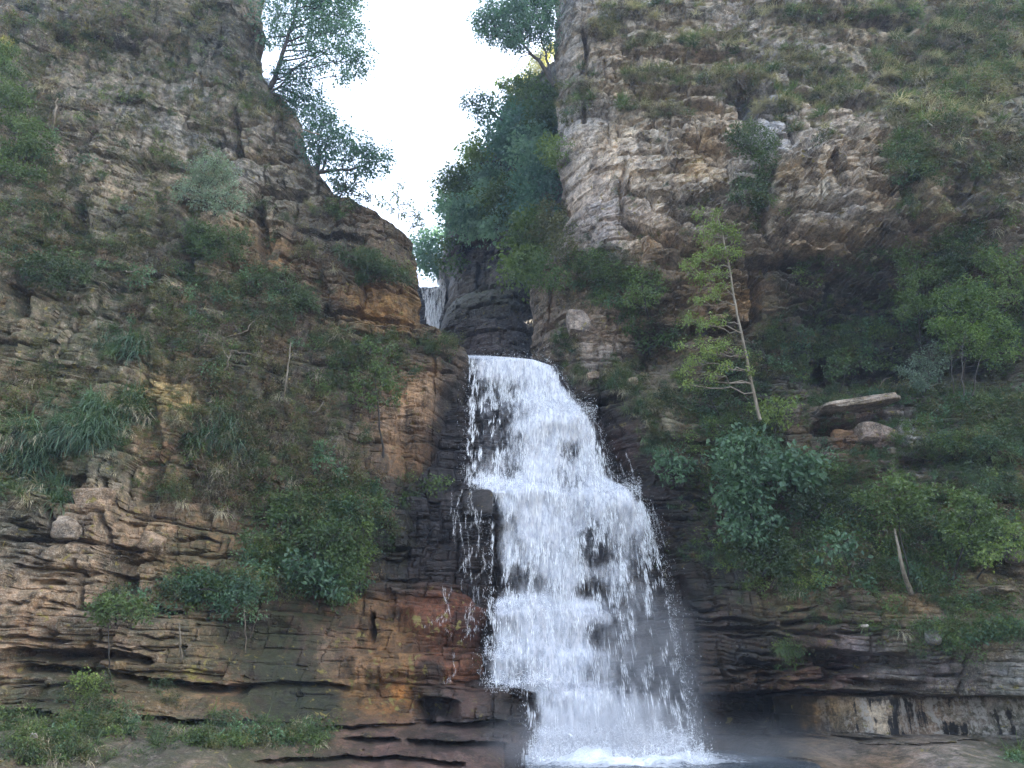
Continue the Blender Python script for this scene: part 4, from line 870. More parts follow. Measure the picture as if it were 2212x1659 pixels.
def label_for(it):
    """say where the plant stands by its nearest landmark; where that is taken, by the next nearest"""
    k = it[1]; u, v = proj(*it[3]); d = np.hypot(_lm[:, 0] - u, _lm[:, 1] - v); order = np.argsort(d); first_ = None
    sz = 'small ' if it[6] < .7 else ('large ' if it[6] > 1.0 else '')
    for i in order[:7]:
        lu, lv, nm = LAND[i]; dx, dy = u - lu, v - lv; q = d[i]
        near = 'close ' if q < 45 else ('' if q < 90 else ('well ' if q < 160 else 'far '))
        rel = ('right of' if dx > 0 else 'left of') if abs(dx) > 1.6 * abs(dy) else ('below' if dy > 0 else 'above') if abs(dy) > 1.6 * abs(dx) else (('below' if dy > 0 else 'above') + ' and ' + ('right of' if dx > 0 else 'left of'))
        t = '%s%s %s%s the %s' % (sz, DESC[k][0], near, rel, nm)
        if len(t.split()) > 15: continue
        first_ = first_ or t
        if t not in USED: USED.add(t); return t
    return first_ or '%s%s' % (sz, DESC[k][0])
ZN = {'left shrubs by the fall': 'lower left cliff beside the fall', 'left cliff hanging grass': 'left cliff face at mid height', 'left cliff brown scrub': 'left cliff between saplings and fall', 'left cliff belt of scrub': 'scrubby belt across the left cliff',
      'left orange buttress': 'orange buttress left of the upper fall', 'left foot of the cliff': 'foot of the left cliff', 'upper left cliff': 'top of the left cliff', 'left cliff flank': 'upper flank of the left cliff', 'upper right slope': 'grassy slope at top right',
      'upper right ledges': 'narrow ledges high on the right cliff', 'right cliff mid': 'bare right cliff at mid height', 'right shady hollow': 'shady hollow under the right overhang', 'right wooded ledge': 'wooded ledge right of the fall',
      'right shelf above the slab': 'shelf above the pale slab', 'right lower ledges': 'lowest ledges of the right cliff', 'grass by the lip': 'grass by the lip'}
for (zone, k, mi, p, rz, tl, s) in singles:
    nm, part, meshes = KINDS[k]
    r_ = bpy.data.objects.new(nm, meshes[mi]); COL.objects.link(r_)
    r_.location = p; r_.rotation_euler = (tl, 0, rz); r_.scale = (s, s, s)
    tag(r_, label_for((zone, k, mi, p, rz, tl, s)), DESC[k][1], '%ss on the %s' % (DESC[k][0], ZN[zone]) if k != 'twg' else 'roots hanging on the ' + ZN[zone])
pc = bpy.data.collections.new("plant_kinds")
MIDX = {}
for k, (nm, part, meshes) in KINDS.items():
    for i, m in enumerate(meshes): MIDX[(k, i)] = len(MIDX); 
for (k, i), ix in MIDX.items():
    o = bpy.data.objects.new("kind_%03d" % ix, KINDS[k][2][i]); pc.objects.link(o)
ng = bpy.data.node_groups.new("planting", 'GeometryNodeTree')
ng.interface.new_socket("Geometry", in_out='INPUT', socket_type='NodeSocketGeometry')
ng.interface.new_socket("Geometry", in_out='OUTPUT', socket_type='NodeSocketGeometry')
gi = ng.nodes.new("NodeGroupInput"); go = ng.nodes.new("NodeGroupOutput")
ci = ng.nodes.new("GeometryNodeCollectionInfo"); ci.inputs['Collection'].default_value = pc
ci.inputs['Separate Children'].default_value = True; ci.inputs['Reset Children'].default_value = True
ip = ng.nodes.new("GeometryNodeInstanceOnPoints"); ip.inputs['Pick Instance'].default_value = True
def na(nm, typ):
    n_ = ng.nodes.new("GeometryNodeInputNamedAttribute"); n_.data_type = typ; n_.inputs['Name'].default_value = nm
    return [s for s in n_.outputs if s.enabled and s.name == 'Attribute'][0]
e2r = ng.nodes.new("FunctionNodeEulerToRotation")
ng.links.new(na('rot', 'FLOAT_VECTOR'), e2r.inputs[0])
ng.links.new(gi.outputs[0], ip.inputs['Points']); ng.links.new(ci.outputs[0], ip.inputs['Instance'])
ng.links.new(na('idx', 'INT'), ip.inputs['Instance Index']); ng.links.new(e2r.outputs[0], ip.inputs['Rotation']); ng.links.new(na('scl', 'FLOAT'), ip.inputs['Scale'])
ng.links.new(ip.outputs[0], go.inputs[0])
for zone, its in mass.items():
    me = bpy.data.meshes.new("undergrowth")
    me.from_pydata([t[3] for t in its], [], [])
    a1 = me.attributes.new('rot', 'FLOAT_VECTOR', 'POINT'); a1.data.foreach_set('vector', np.array([(t[5], 0, t[4]) for t in its], np.float32).ravel())
    a2 = me.attributes.new('scl', 'FLOAT', 'POINT'); a2.data.foreach_set('value', np.array([t[6] for t in its], np.float32))
    a3 = me.attributes.new('idx', 'INT', 'POINT'); a3.data.foreach_set('value', np.array([MIDX[(t[1], t[2])] for t in its], np.int32))
    o = link("undergrowth", me)
    md = o.modifiers.new("planting", 'NODES'); md.node_group = ng
    tag(o, 'mixed grass and scrub growing over the ' + ZN[zone], 'undergrowth', kind='stuff')
# ------------------------------------------------------------------ ground and far terrain
def ground():
    n = 90
    t = np.linspace(-1, 1, n); xs = np.sign(t) * np.abs(t)**2.2 * 420
    X, Yg = np.meshgrid(xs, xs + 12, indexing='ij')
    Z = -0.55 + 0.25 * fbm(X * .3, Yg * .3, 3, 4) + 0.9 * np.exp(-(X**2 + Yg**2) / 30.0) + 50 * sstep(60, 400, -Yg)
    Z = np.where(Yg > 26, np.minimum(Z, -1.0), Z)
    me = mesh_np("riverbed", np.stack([X, Yg, Z], -1), grid_quads(n, n, True), True,
                 {'tint': np.tile([.13, .11, .09], (n * n, 1)), 'wet': np.full(n * n, .3), 'moss': np.full(n * n, .5), 'lichen': np.full(n * n, .3)})
    tag(link("riverbed", me, M_ROCK), kind='structure')
ground()

# far gorge wall on the right of the upper fall, carrying the hanging wood
far_rows = np.linspace(215, 800, 150)
sheet("far_slope", [(1192, 205, 52), (1150, 235, 50), (1090, 280, 48), (1068, 340, 46), (980, 400, 46), (955, 480, 46), (952, 560, 46), (964, 610, 46), (958, 660, 46), (965, 800, 46)], 'right',
      [(1240, 100, 42), (1140, 200, 48), (1075, 260, 46), (1240, 400, 38), (1100, 400, 43), (965, 480, 47), (1050, 520, 46), (1230, 600, 36), (980, 620, 46), (1100, 700, 42), (1000, 800, 46), (1230, 800, 35)],
      [(1000, 300, .05, .06, .05), (1050, 540, .09, .085, .10), (1100, 640, .08, .08, .085), (1000, 600, .10, .10, .11)], far_rows, 150, M_ROCK, seed=31, rough=1.2, xmax=9.0,
      wets=[(1050, 560, .5)], mossc=[(1000, 300, 1), (1050, 560, .3)], licc=[(1000, 500, .3)], Yref=45, back=20, edge_noise=.5)
# wall of the upper fall
sheet("upper_fall_rock", [(978, 560, 52), (972, 598, 50), (972, 640, 49), (960, 700, 48), (955, 790, 47)], 'left',
      [(860, 560, 53), (980, 596, 50.5), (900, 612, 50), (940, 600, 50.3), (900, 700, 48.5), (970, 700, 48.3), (860, 790, 47.5), (970, 790, 47.5)],
      [(930, 650, .07, .08, .10)], np.linspace(602, 800, 80), 60, M_WETROCK, seed=33, rough=.5, xmax=-9.5, wets=[(900, 600, 1)], mossc=[(900, 600, .05)], licc=[(900, 600, 0)], Yref=49, back=6, edge_noise=.3)
HITS_FAR = HITS[2]

def rock(name, c, size, seed, mat=M_ROCK, tint=(.22, .19, .16), rot=(0, 0, 0), n=9, power=4.0, rough=.12, wet=0.0, moss=.4, lich=.6, bed=.25, parent=None):
    """a weathered block: rounded box with bedding steps"""
    t = np.linspace(-1, 1, n); V = []; Q = []; c0 = 0
    A, B = np.meshgrid(t, t, indexing='ij'); one = np.ones_like(A)
    for (x, y, z, fl) in ((A, B, one, 0), (A, B, -one, 1), (A, one, B, 1), (A, -one, B, 0), (one, A, B, 0), (-one, A, B, 1)):
        V.append(np.stack([x, y, z], -1).reshape(-1, 3)); Q.append(grid_quads(n, n, bool(fl)) + c0); c0 += n * n
    V = np.concatenate(V); Q = np.concatenate(Q)
    r = (np.abs(V)**power).sum(1)**(1 / power); V = V / r[:, None]
    g = np.random.default_rng(seed)
    for k in range(5):                       # flat broken faces
        d = unit(g.normal(size=3)); s = V @ d; lim = g.uniform(.72, .95); ov = np.maximum(s - lim, 0); V = V - ov[:, None] * d[None] * .85
    V = V * (1 + rough * fbm(V[:, 0] * 1.7 + seed, V[:, 2] * 2.5 + V[:, 1], 3, seed)[:, None])
    V = V * (1 + bed * rough * 2 * (h2(np.floor((V[:, 2] + .05 * fbm(V[:, 0] * 2, V[:, 1] * 2, 2, seed)) * 4.0), 2, seed)[:, None] - .5) * np.array([1, 1, 0]))
    V = V * (np.asarray(size) / 2)
    m = len(V)
    me = mesh_np(name, V, Q, False, {'tint': np.tile(np.array(tint), (m, 1)), 'wet': np.full(m, wet), 'moss': np.full(m, moss), 'lichen': np.full(m, lich)})
    o = link(name, me, mat, parent); o.location = tuple(float(k) for k in c); o.rotation_euler = rot
    return o
# knoll between the two falls
def knoll():
    nr, nc = 90, 130
    uu = np.linspace(948, 1175, nc); tt = np.linspace(0, 1, nr)
    top = np.interp(uu, [948, 965, 985, 1010, 1060, 1100, 1175], [712, 668, 645, 634, 616, 608, 600])
    V = top[None] + (800 - top[None]) * tt[:, None]; U = np.broadcast_to(uu[None], V.shape)
    Yb = 38.5 - 2.5 * tt[:, None] - 1.6 * np.sin(np.pi * (U - 948) / 240.0) + 2.2 * np.exp(-tt[:, None] * 9)
    P = W(U, V, Yb); D, tone = strata(P[..., 0], P[..., 2], .02, 8, ((1.1, 2.0, .3), (.4, .9, .14), (.15, .4, .05)))
    P[..., 1] += D + .3 * fbm(P[..., 0] * .7, P[..., 2] * .7, 3, 3)
    bk = [np.stack([P[0, :, 0], P[0, :, 1] + k * 1.2, P[0, :, 2] - .1 * k], -1) for k in range(6, 0, -1)]
    P = np.concatenate([np.array(bk), P], 0); nr += 6
    U, V = proj(P[..., 0], P[..., 1], P[..., 2])
    tc = idw([(970, 680, .07, .07, .06), (1060, 660, .09, .085, .08), (1080, 730, .14, .125, .13), (1030, 740, .12, .10, .11), (1130, 740, .07, .08, .10), (1000, 720, .07, .06, .06)], U, V)
    n = nr * nc
    me = mesh_np("rock_knoll", P, grid_quads(nr, nc, True), False, {'tint': tc.reshape(-1, 3), 'wet': np.full(n, .45), 'moss': np.clip((700 - V.ravel()) / 60, 0.1, 1), 'lichen': np.full(n, .2)})
    tag(link("rock_knoll", me, M_ROCK), 'dark wet rock knoll with grassy top between the two falls', 'rock')
    return P
KP = knoll()

# ------------------------------------------------------------------ water
def water_material(name, blue=0.0, soft=0.12, thr=0.0, off=0.0, amax=1.0):
    b = NB(name)
    dens = b.attr('dens')
    uvx = b.attr('fx'); uvy = b.attr('fy')
    def vec(sx, sy, off=0.0):
        c = b.n.new("ShaderNodeCombineXYZ"); b.l(b.math('MULTIPLY', uvx, sx), c.inputs[0]); b.l(b.math('MULTIPLY', uvy, sy), c.inputs[1]); c.inputs[2].default_value = off
        return c.outputs[0]
    n1 = b.noise(vec(1.5, .32, off), 1.6, 5, .62, .5); n2 = b.noise(vec(6.5, 1.6, 3.0 + off), 1.5, 4, .7, .4); n3 = b.noise(vec(20, 8.5, 5.0 + off), 1.3, 3, .75)
    s = b.math('ADD', b.math('ADD', b.math('MULTIPLY', n1, .9), b.math('MULTIPLY', n2, .75)), b.math('MULTIPLY', n3, .38))
    s = b.math('SUBTRACT', s, 1.015)
    sf_ = b.attr('soft'); s = b.math('MULTIPLY', s, b.math('SUBTRACT', 1.0, b.math('MULTIPLY', sf_, .45)))
    a = b.math('ADD', s, b.math('SUBTRACT', b.math('MULTIPLY', dens, 1.3), .74 + thr))
    al = b.mapr(a, -soft, soft)
    al = b.math('MULTIPLY', al, b.mapr(dens, 0.0, .15, 0.0, amax))
    pr = b.n.new("ShaderNodeBsdfPrincipled")
    c = b.mix(b.mapr(n2, .3, .65), (0.36, 0.38, 0.44), (0.78, 0.78, 0.80))
    c = b.mix(b.mapr(n1, .50, .72, 0, .4), c, (0.74, 0.68, 0.62))
    b.l(c, pr.inputs['Base Color']); pr.inputs['Roughness'].default_value = .55
    pr.inputs['Subsurface Weight'].default_value = 0.0
    b.l(al, pr.inputs['Alpha'])
    bp = b.n.new("ShaderNodeBump"); bp.inputs['Strength'].default_value = .22; bp.inputs['Distance'].default_value = .15
    b.l(b.math('ADD', b.math('MULTIPLY', n2, .6), b.math('MULTIPLY', n3, .4)), bp.inputs['Height']); b.l(bp.outputs[0], pr.inputs['Normal'])
    b.l(pr.outputs[0], b.out.inputs[0])
    return b.m
M_FALL = water_material("white_water", soft=.24)
M_VEIL1 = water_material("white_water_curtain", soft=.30, off=4.0, amax=.85)
M_VEIL2 = water_material("white_water_veil", soft=.42, off=9.0, amax=.6)
M_FALL2 = water_material("white_water_upper", 0.0, soft=.2)
bd = NB("water_drops")
prd = bd.n.new("ShaderNodeBsdfPrincipled"); prd.inputs['Base Color'].default_value = (.88, .89, .90, 1); prd.inputs['Roughness'].default_value = .4
trd = bd.n.new("ShaderNodeBsdfTranslucent"); trd.inputs['Color'].default_value = (.85, .87, .9, 1)
mxd = bd.n.new("ShaderNodeMixShader"); mxd.inputs[0].default_value = .3; bd.l(prd.outputs[0], mxd.inputs[1]); bd.l(trd.outputs[0], mxd.inputs[2]); bd.l(mxd.outputs[0], bd.out.inputs[0])
M_DROP = bd.m

WL = [(766, 1012), (800, 1013), (900, 1014), (960, 1008), (1040, 1003), (1056, 1030), (1076, 1060), (1150, 1062), (1290, 1062), (1306, 1055), (1400, 1050), (1412, 1045), (1476, 1047), (1486, 1092), (1498, 1137), (1560, 1142), (1600, 1150), (1625, 1130), (1700, 1130)]
WR = [(766, 1150), (772, 1170), (790, 1198), (830, 1222), (866, 1246), (890, 1272), (930, 1294), (980, 1304), (1030, 1322), (1052, 1362), (1075, 1382), (1110, 1402), (1200, 1424), (1300, 1440), (1400, 1456), (1500, 1476), (1580, 1496), (1640, 1524), (1700, 1550)]
DENS = [(1020, 790, .75), (1100, 785, 1), (1180, 810, 1), (1050, 850, .38), (1100, 850, .45), (1075, 900, .36), (1130, 880, .55), (1160, 860, .95), (1210, 870, 1), (1030, 950, .34), (1070, 960, .36), (1120, 950, .5), (1160, 930, .95), (1200, 920, 1), (1250, 910, .95), (1280, 950, .8),
        (1235, 975, .45), (1170, 1000, .85), (1210, 1020, .6), (1100, 1020, .45), (1040, 1020, .42), (1270, 1000, .75), (1050, 1045, .85), (1120, 1060, .9), (1180, 1080, .95), (1240, 1040, .55), (1300, 1060, .9), (1350, 1080, .9), (1380, 1110, .75),
        (1080, 1130, .55), (1110, 1180, .6), (1160, 1150, .9), (1200, 1130, .95), (1250, 1120, .65), (1290, 1150, .42), (1290, 1200, .36), (1330, 1130, .75), (1370, 1180, .5), (1400, 1230, .40), (1100, 1260, .4), (1160, 1250, .45), (1190, 1230, .85), (1230, 1250, .7),
        (1270, 1270, .35), (1320, 1240, .6), (1360, 1300, .5), (1420, 1330, .42), (1080, 1320, .9), (1150, 1320, .85), (1090, 1370, .85), (1150, 1390, .9), (1200, 1330, .85), (1260, 1320, .8), (1310, 1370, .5), (1340, 1380, .58), (1400, 1400, .48), (1080, 1440, .95), (1120, 1460, .7),
        (1180, 1440, .95), (1240, 1420, .95), (1300, 1450, .68), (1360, 1460, .56), (1420, 1480, .48), (1160, 1500, .8), (1160, 1550, .6), (1200, 1540, .9), (1270, 1520, .95), (1330, 1540, .8), (1400, 1540, .7), (1450, 1560, .55), (1180, 1600, .9), (1250, 1600, 1), (1340, 1600, 1), (1420, 1620, .9), (1480, 1640, .6), (1250, 1650, .95), (1350, 1650, 1)]
WB = [(1205, 908, 75, 32, .7), (1080, 1058, 50, 16, .3), (1340, 1085, 48, 34, .6), (1180, 1065, 60, 22, .35), (1090, 1328, 50, 18, .35), (1090, 1424, 45, 16, .3), (1190, 1502, 55, 22, .4), (1300, 1612, 150, 22, .6)]
def fall_layer(name, off, seed, dmul, thr_shift, parent=None, mat=M_FALL):
    nr, nc = 330, 150
    vv = np.linspace(764, 1700, nr); tt = np.linspace(0, 1, nc)
    lf = np.interp(vv, *zip(*WL)) + 7 * fbm(vv * .03, vv * 0 + seed, 3, seed); rt = np.interp(vv, *zip(*WR)) + 9 * fbm(vv * .03, vv * 0 + seed + 9, 3, seed)
    U = lf[:, None] + (rt - lf)[:, None] * tt[None]
    V = np.broadcast_to(vv[:, None], U.shape).copy()
    lip = np.interp(U, [1012, 1080, 1150, 1190], [768, 771, 777, 790])
    V = np.maximum(V, lip - 1)
    Yb = steps2(U, V)
    bow = 0.25 * np.sin(np.pi * tt)[None] ** .6
    big = fbm(U * .012 + seed, V * .004, 3, seed) * .35 + fbm(U * .05, V * .012, 3, seed + 2) * .16 + fbm(U * .16, V * .06, 2, seed + 4) * .05
    Y = Yb - off - bow - big
    Y = np.where(V < 778, Y + (778 - V) * .06, Y)
    for (bu, bv, ru, rv, dd) in WB: Y = Y - .5 * dd * np.exp(-((U - bu) / ru)**2 - ((V - bv) / rv)**2)
    P = W(U, V, Y)
    dn = idw(DENS, U, V, 4.0)[..., 0] * dmul + thr_shift
    ed = np.clip(np.minimum(tt[None] * (rt - lf)[:, None], (1 - tt[None]) * (rt - lf)[:, None]) / 30.0, 0, 1)
    dn = dn * (0.15 + .85 * ed ** .7)
    dn = np.where(V < 775, np.maximum(dn, .8), dn)
    me = mesh_np(name, P, grid_quads(nr, nc, True), True, {'soft': sstep(1000, 1450, V).ravel(), 'dens': np.clip(dn * (1 - .20 * sstep(1180, 1420, V) * (1 - sstep(1565, 1600, V))), 0, 1.15).ravel(), 'fx': (P[..., 0] + seed * 3).ravel(), 'fy': (P[..., 2] + .5 * P[..., 1] + seed).ravel()})
    return link(name, me, mat, parent), P, dn
fall = empty("waterfall", W(1250, 1600, 23.5)); tag(fall, kind='structure')
def inv(o):  # keep world coordinates under a moved parent
    o.matrix_parent_inverse = o.parent.matrix_world.inverted()
bpy.context.view_layer.update()
for nm, off, sd, dm, th, mt_ in (("water_sheet", .12, 1, .95, .0, M_FALL), ("water_curtain", .42, 2, .84, .0, M_VEIL1), ("water_veil", .75, 3, .80, .0, M_VEIL2)):
    o, P, dn = fall_layer(nm, off, sd, dm, th, fall, mt_); inv(o)

def drops(name, P, S, D, wd, parent, mat=M_DROP):
    """little four sided slivers of water: centre P, length S along D, half width wd"""
    D = unit(D); a = unit(np.cross(D, [0.0, 1.0, 0.2])); b_ = np.cross(D, a); n = len(P)
    S = S[:, None]; wd = wd[:, None]
    V = np.stack([P - D * S * .5, P + a * wd + D * S * .15, P - a * wd * .5 + b_ * wd + D * S * .15, P - a * wd * .5 - b_ * wd + D * S * .15, P + D * S * .5], 1).reshape(-1, 3)
    i = np.arange(n)[:, None] * 5
    tr = np.concatenate([i + np.array(t)[None] for t in ((0, 1, 2), (0, 2, 3), (0, 3, 1), (4, 2, 1), (4, 3, 2), (4, 1, 3))])
    o = link(name, mesh_np(name, V, None, False, None, tr), mat, parent)
    return o
def in_fall(n, g, vr=(775, 1650), lo=.15, pw=1.0):
    out = []
    while sum(len(o) for o in out) < n:
        v = g.uniform(vr[0], vr[1], n); lf = np.interp(v, *zip(*WL)); rt = np.interp(v, *zip(*WR)); u = lf + (rt - lf) * g.uniform(0, 1, n)
        d = idw(DENS, u, v, 4.0)[..., 0]
        st = 0.5 + 0.9 * fbm(u * .09, v * .012, 3, 44)
        out.append(np.stack([u, v], 1)[(g.uniform(size=n) < (lo + d * (1 - lo))**pw * np.clip(st + .3, 0, 1))])
    return np.concatenate(out)[:n]
g = np.random.default_rng(5)
uv = in_fall(200000, g)
d_ = idw(DENS, uv[:, 0], uv[:, 1], 4.0)[..., 0]
cl = fbm(uv[:, 0] * .055, uv[:, 1] * .02, 3, 12) + .6 * fbm(uv[:, 0] * .2, uv[:, 1] * .09, 2, 13)
uv = uv[g.uniform(size=len(uv)) < (1.25 - d_) * .9 * (1 - .65 * sstep(1150, 1400, uv[:, 1])) * sstep(-.05, .45, cl)][:15000]
Yd = steps2(uv[:, 0], uv[:, 1]) - g.uniform(.1, 1.15, len(uv)) - .2
Pd = W(uv[:, 0], uv[:, 1], Yd)
o = drops("water_strands", Pd, g.gamma(2.0, .085, len(Pd)) + .05, np.stack([g.normal(0, .07, len(Pd)) + (uv[:, 0] - 1180) / 2200, -.15 + 0 * Yd, -1 + 0 * Yd], 1), g.gamma(2.0, .0020, len(Pd)) + .0022, fall); inv(o); o['kind'] = 'stuff'
# spray thrown clear of the fall on both sides
n = 2600
v = g.uniform(775, 1655, n); side = g.uniform(size=n) < .72
u = np.where(side, np.interp(v, *zip(*WR)) + g.exponential(9, n) * (.5 + .7 * sstep(850, 1100, v)), np.interp(v, *zip(*WL)) - g.exponential(7, n))
Yd = steps2(u, v) - g.uniform(0, 1.0, n)
o = drops("water_spray", W(u, v, Yd), g.gamma(2, .02, n) + .015, np.stack([g.normal(0, .4, n), g.normal(0, .2, n), -1 + 0 * v], 1), g.gamma(2, .0018, n) + .002, fall); inv(o); o['kind'] = 'stuff'
# bursts on the ledges
P_ = []
for (u0, u1, v0, n) in ((1130, 1290, 890, 1300), (1010, 1130, 1046, 750), (1290, 1385, 1066, 1200), (1055, 1190, 1308, 600), (1045, 1110, 1410, 450), (1045, 1190, 1482, 600), (1150, 1500, 1595, 2000), (1140, 1520, 1625, 2500), (1150, 1540, 1648, 2500), (1020, 1190, 776, 250)):
    uu = g.uniform(u0, u1, n); vv_ = v0 + g.normal(0, 9, n) - g.exponential(7, n) + 10 * fbm(uu * .03, uu * 0 + v0, 3, 3); P_.append(W(uu, vv_, steps_Y(np.full(n, v0 + 8.0)) - g.uniform(.1, 1.2, n)))
P_ = np.concatenate(P_)
o = drops("splash", P_, g.gamma(2, .025, len(P_)) + .02, g.normal(size=(len(P_), 3)) + np.array([0, 0, -.5]), g.gamma(2, .002, len(P_)) + .003, fall); inv(o); o['kind'] = 'stuff'

def trickle(lines, n_per, wd, seed, parent, spread=2.0, Yoff=.12, useH=True, ln=.035):
    g = np.random.default_rng(seed); out = []
    for pl in lines:
        pl = np.array(pl, float); L = np.concatenate([[0], np.cumsum(np.hypot(*np.diff(pl, axis=0).T))]); n = int(n_per * L[-1] / 60)
        s = g.uniform(0, L[-1], n); u = np.interp(s, L, pl[:, 0]) + g.normal(0, spread, n) + 3 * fbm(s * .05, s * 0 + seed, 2, seed); v = np.interp(s, L, pl[:, 1])
        Y = np.array([hitY(a, b_) if useH else steps_Y(b_) for a, b_ in zip(u, v)]) if useH else steps_Y(v) + .15
        out.append(W(u, v, Y - Yoff - .1 * g.uniform(size=n)))
    P = np.concatenate(out); n = len(P)
    o = drops("water_trickle", P, g.gamma(2, ln, n) + .02, np.stack([g.normal(0, .12, n), -.05 + np.zeros(n), -np.ones(n)], 1), g.gamma(2, wd * .4, n) + wd * .4, parent)
    inv(o); o['kind'] = 'stuff'
side_l = [[(962, 1060), (960, 1150), (962, 1240)], [(975, 1062), (978, 1140), (970, 1230)], [(1000, 1056), (992, 1075), (988, 1110), (998, 1160), (1010, 1240)], [(1005, 1100), (1012, 1180), (1018, 1260)], [(985, 1110), (980, 1200)],
          [(950, 1090), (950, 1240)], [(1020, 1085), (1030, 1120), (1050, 1130)], [(1040, 1100), (1030, 1200)], [(960, 1265), (965, 1300)], [(1030, 1270), (1036, 1296)]]
_g = np.random.default_rng(77)
for _k in range(24):
    _u = _g.uniform(948, 1050); _v = _g.choice([1062, 1100, 1182, 1220, 1266, 1312, 1412]); _n = int(_g.integers(3, 6)); side_l.append([(_u + _g.normal(0, 5) * q, _v + q * _g.uniform(14, 24)) for q in range(_n)])
    side_l[-1] = [(a_, max(b_, _v + 8 * q)) for q, (a_, b_) in enumerate(side_l[-1])]
trickle(side_l, 34, .0018, 3, fall, .9, .45, ln=.05)
side_r = [[(1350, 975), (1362, 1000), (1368, 1030), (1372, 1060)], [(1340, 1000), (1350, 1030)], [(1372, 1050), (1392, 1062), (1410, 1090), (1418, 1130)], [(1392, 1106), (1400, 1160)], [(1420, 1120), (1436, 1180)], [(1410, 1108), (1418, 1150)], [(1385, 1120), (1392, 1180)]]
trickle(side_r, 70, .0022, 4, fall, 1.1, .45, ln=.05)

# upper fall
def upper_fall():
    lf_ = [(606, 908), (625, 908), (655, 918), (700, 922), (740, 924)]; rt_ = [(596, 972), (612, 966), (640, 962), (680, 958), (700, 950), (740, 942)]
    root = empty("upper_waterfall", W(935, 725, 48)); tag(root, kind='structure'); bpy.context.view_layer.update()
    for k in range(2):
        nr, nc = 90, 60; vv = np.linspace(600, 740, nr); tt = np.linspace(0, 1, nc)
        L_ = np.interp(vv, *zip(*lf_)); R_ = np.interp(vv, *zip(*rt_)); U = L_[:, None] + (R_ - L_)[:, None] * tt[None]
        V = np.broadcast_to(vv[:, None], U.shape).copy(); V = np.maximum(V, np.interp(U, [908, 940, 972], [616, 606, 598]))
        Y = np.interp(V, [598, 625, 628, 655, 658, 740], [49.6, 49.0, 48.6, 48.2, 47.8, 46.6]) - .35 * k - .2 * fbm(U * .08, V * .03, 3, 6 + k)
        P = W(U, V, Y)
        dn = idw([(915, 620, .28), (940, 612, .28), (965, 605, .6), (955, 620, .6), (920, 640, .4), (940, 650, .5), (958, 645, .35), (935, 680, .6), (950, 690, .5), (930, 700, .6), (940, 730, .7)], U, V)[..., 0] - .08 * k
        me = mesh_np("water_sheet", P, grid_quads(nr, nc, True), True, {'dens': np.clip(dn + .08, 0, 1).ravel(), 'fx': P[..., 0].ravel() * .5 + k * 7, 'fy': (P[..., 2] * .4).ravel()})
        o = link("water_sheet", me, M_FALL2, root); inv(o)
    g = np.random.default_rng(9); n = 420
    v = g.uniform(602, 735, n); u = np.interp(v, *zip(*lf_)) + (np.interp(v, *zip(*rt_)) - np.interp(v, *zip(*lf_))) * g.uniform(0, 1, n)
    o = drops("water_strands", W(u, v, np.interp(v, [598, 740], [48.6, 46]) - .3), g.gamma(2, .28, n) + .1, np.stack([g.normal(0, .05, n), 0 * v, -1 + 0 * v], 1), g.gamma(2, .006, n) + .005, root); inv(o); o['kind'] = 'stuff'
upper_fall()

# pool and foam at the foot
def pool():
    bw = NB("pool_water")
    n1 = bw.noise(bw.pos(), 1.6, 5, .6, .8); n2 = bw.noise(bw.pos(), 9, 4, .6)
    foam = bw.attr('foam')
    f = bw.mapr(bw.math('ADD', foam, bw.math('MULTIPLY', bw.math('ADD', n1, n2), .5)), .66, 1.25)
    pr = bw.n.new("ShaderNodeBsdfPrincipled"); bw.l(bw.mix(f, (.035, .05, .06), (.75, .78, .82)), pr.inputs['Base Color']); bw.l(bw.mix(f, (.08, .08, .08), (.7, .7, .7)), pr.inputs['Roughness'])
    bp = bw.n.new("ShaderNodeBump"); bp.inputs['Strength'].default_value = .6; bp.inputs['Distance'].default_value = .08; bw.l(bw.math('ADD', n1, n2), bp.inputs['Height']); bw.l(bp.outputs[0], pr.inputs['Normal']); bw.l(pr.outputs[0], bw.out.inputs[0])
    tt, Yg = np.meshgrid(np.linspace(0, 1, 180), np.linspace(10, 25.5, 120), indexing='ij')
    X = (.35 + tt * 8.2) * Yg / 22.0
    c = W(1330, 1640, 22.5)
    d = np.sqrt(((X - c[0]) / 2.6)**2 + ((Yg - 22.6) / 2.6)**2)
    Z = 0.80 + .04 * fbm(X * 1.5, Yg * 1.5, 3, 2) + .26 * np.exp(-d**2 * 1.3) * np.clip(.7 + 1.3 * fbm(X * 1.5, Yg * 1.5, 4, 3), .1, 2) + .10 * np.exp(-d) * fbm(X * 6, Yg * 6, 3, 8) - .25 * sstep(.93, 1, tt)
    me = mesh_np("pool_water", np.stack([X, Yg, Z], -1), grid_quads(180, 120, False), True, {'foam': np.clip(1.1 - d * .62, 0, 1).ravel()})
    tag(link("pool_water", me, bw.m), kind='structure')
pool()

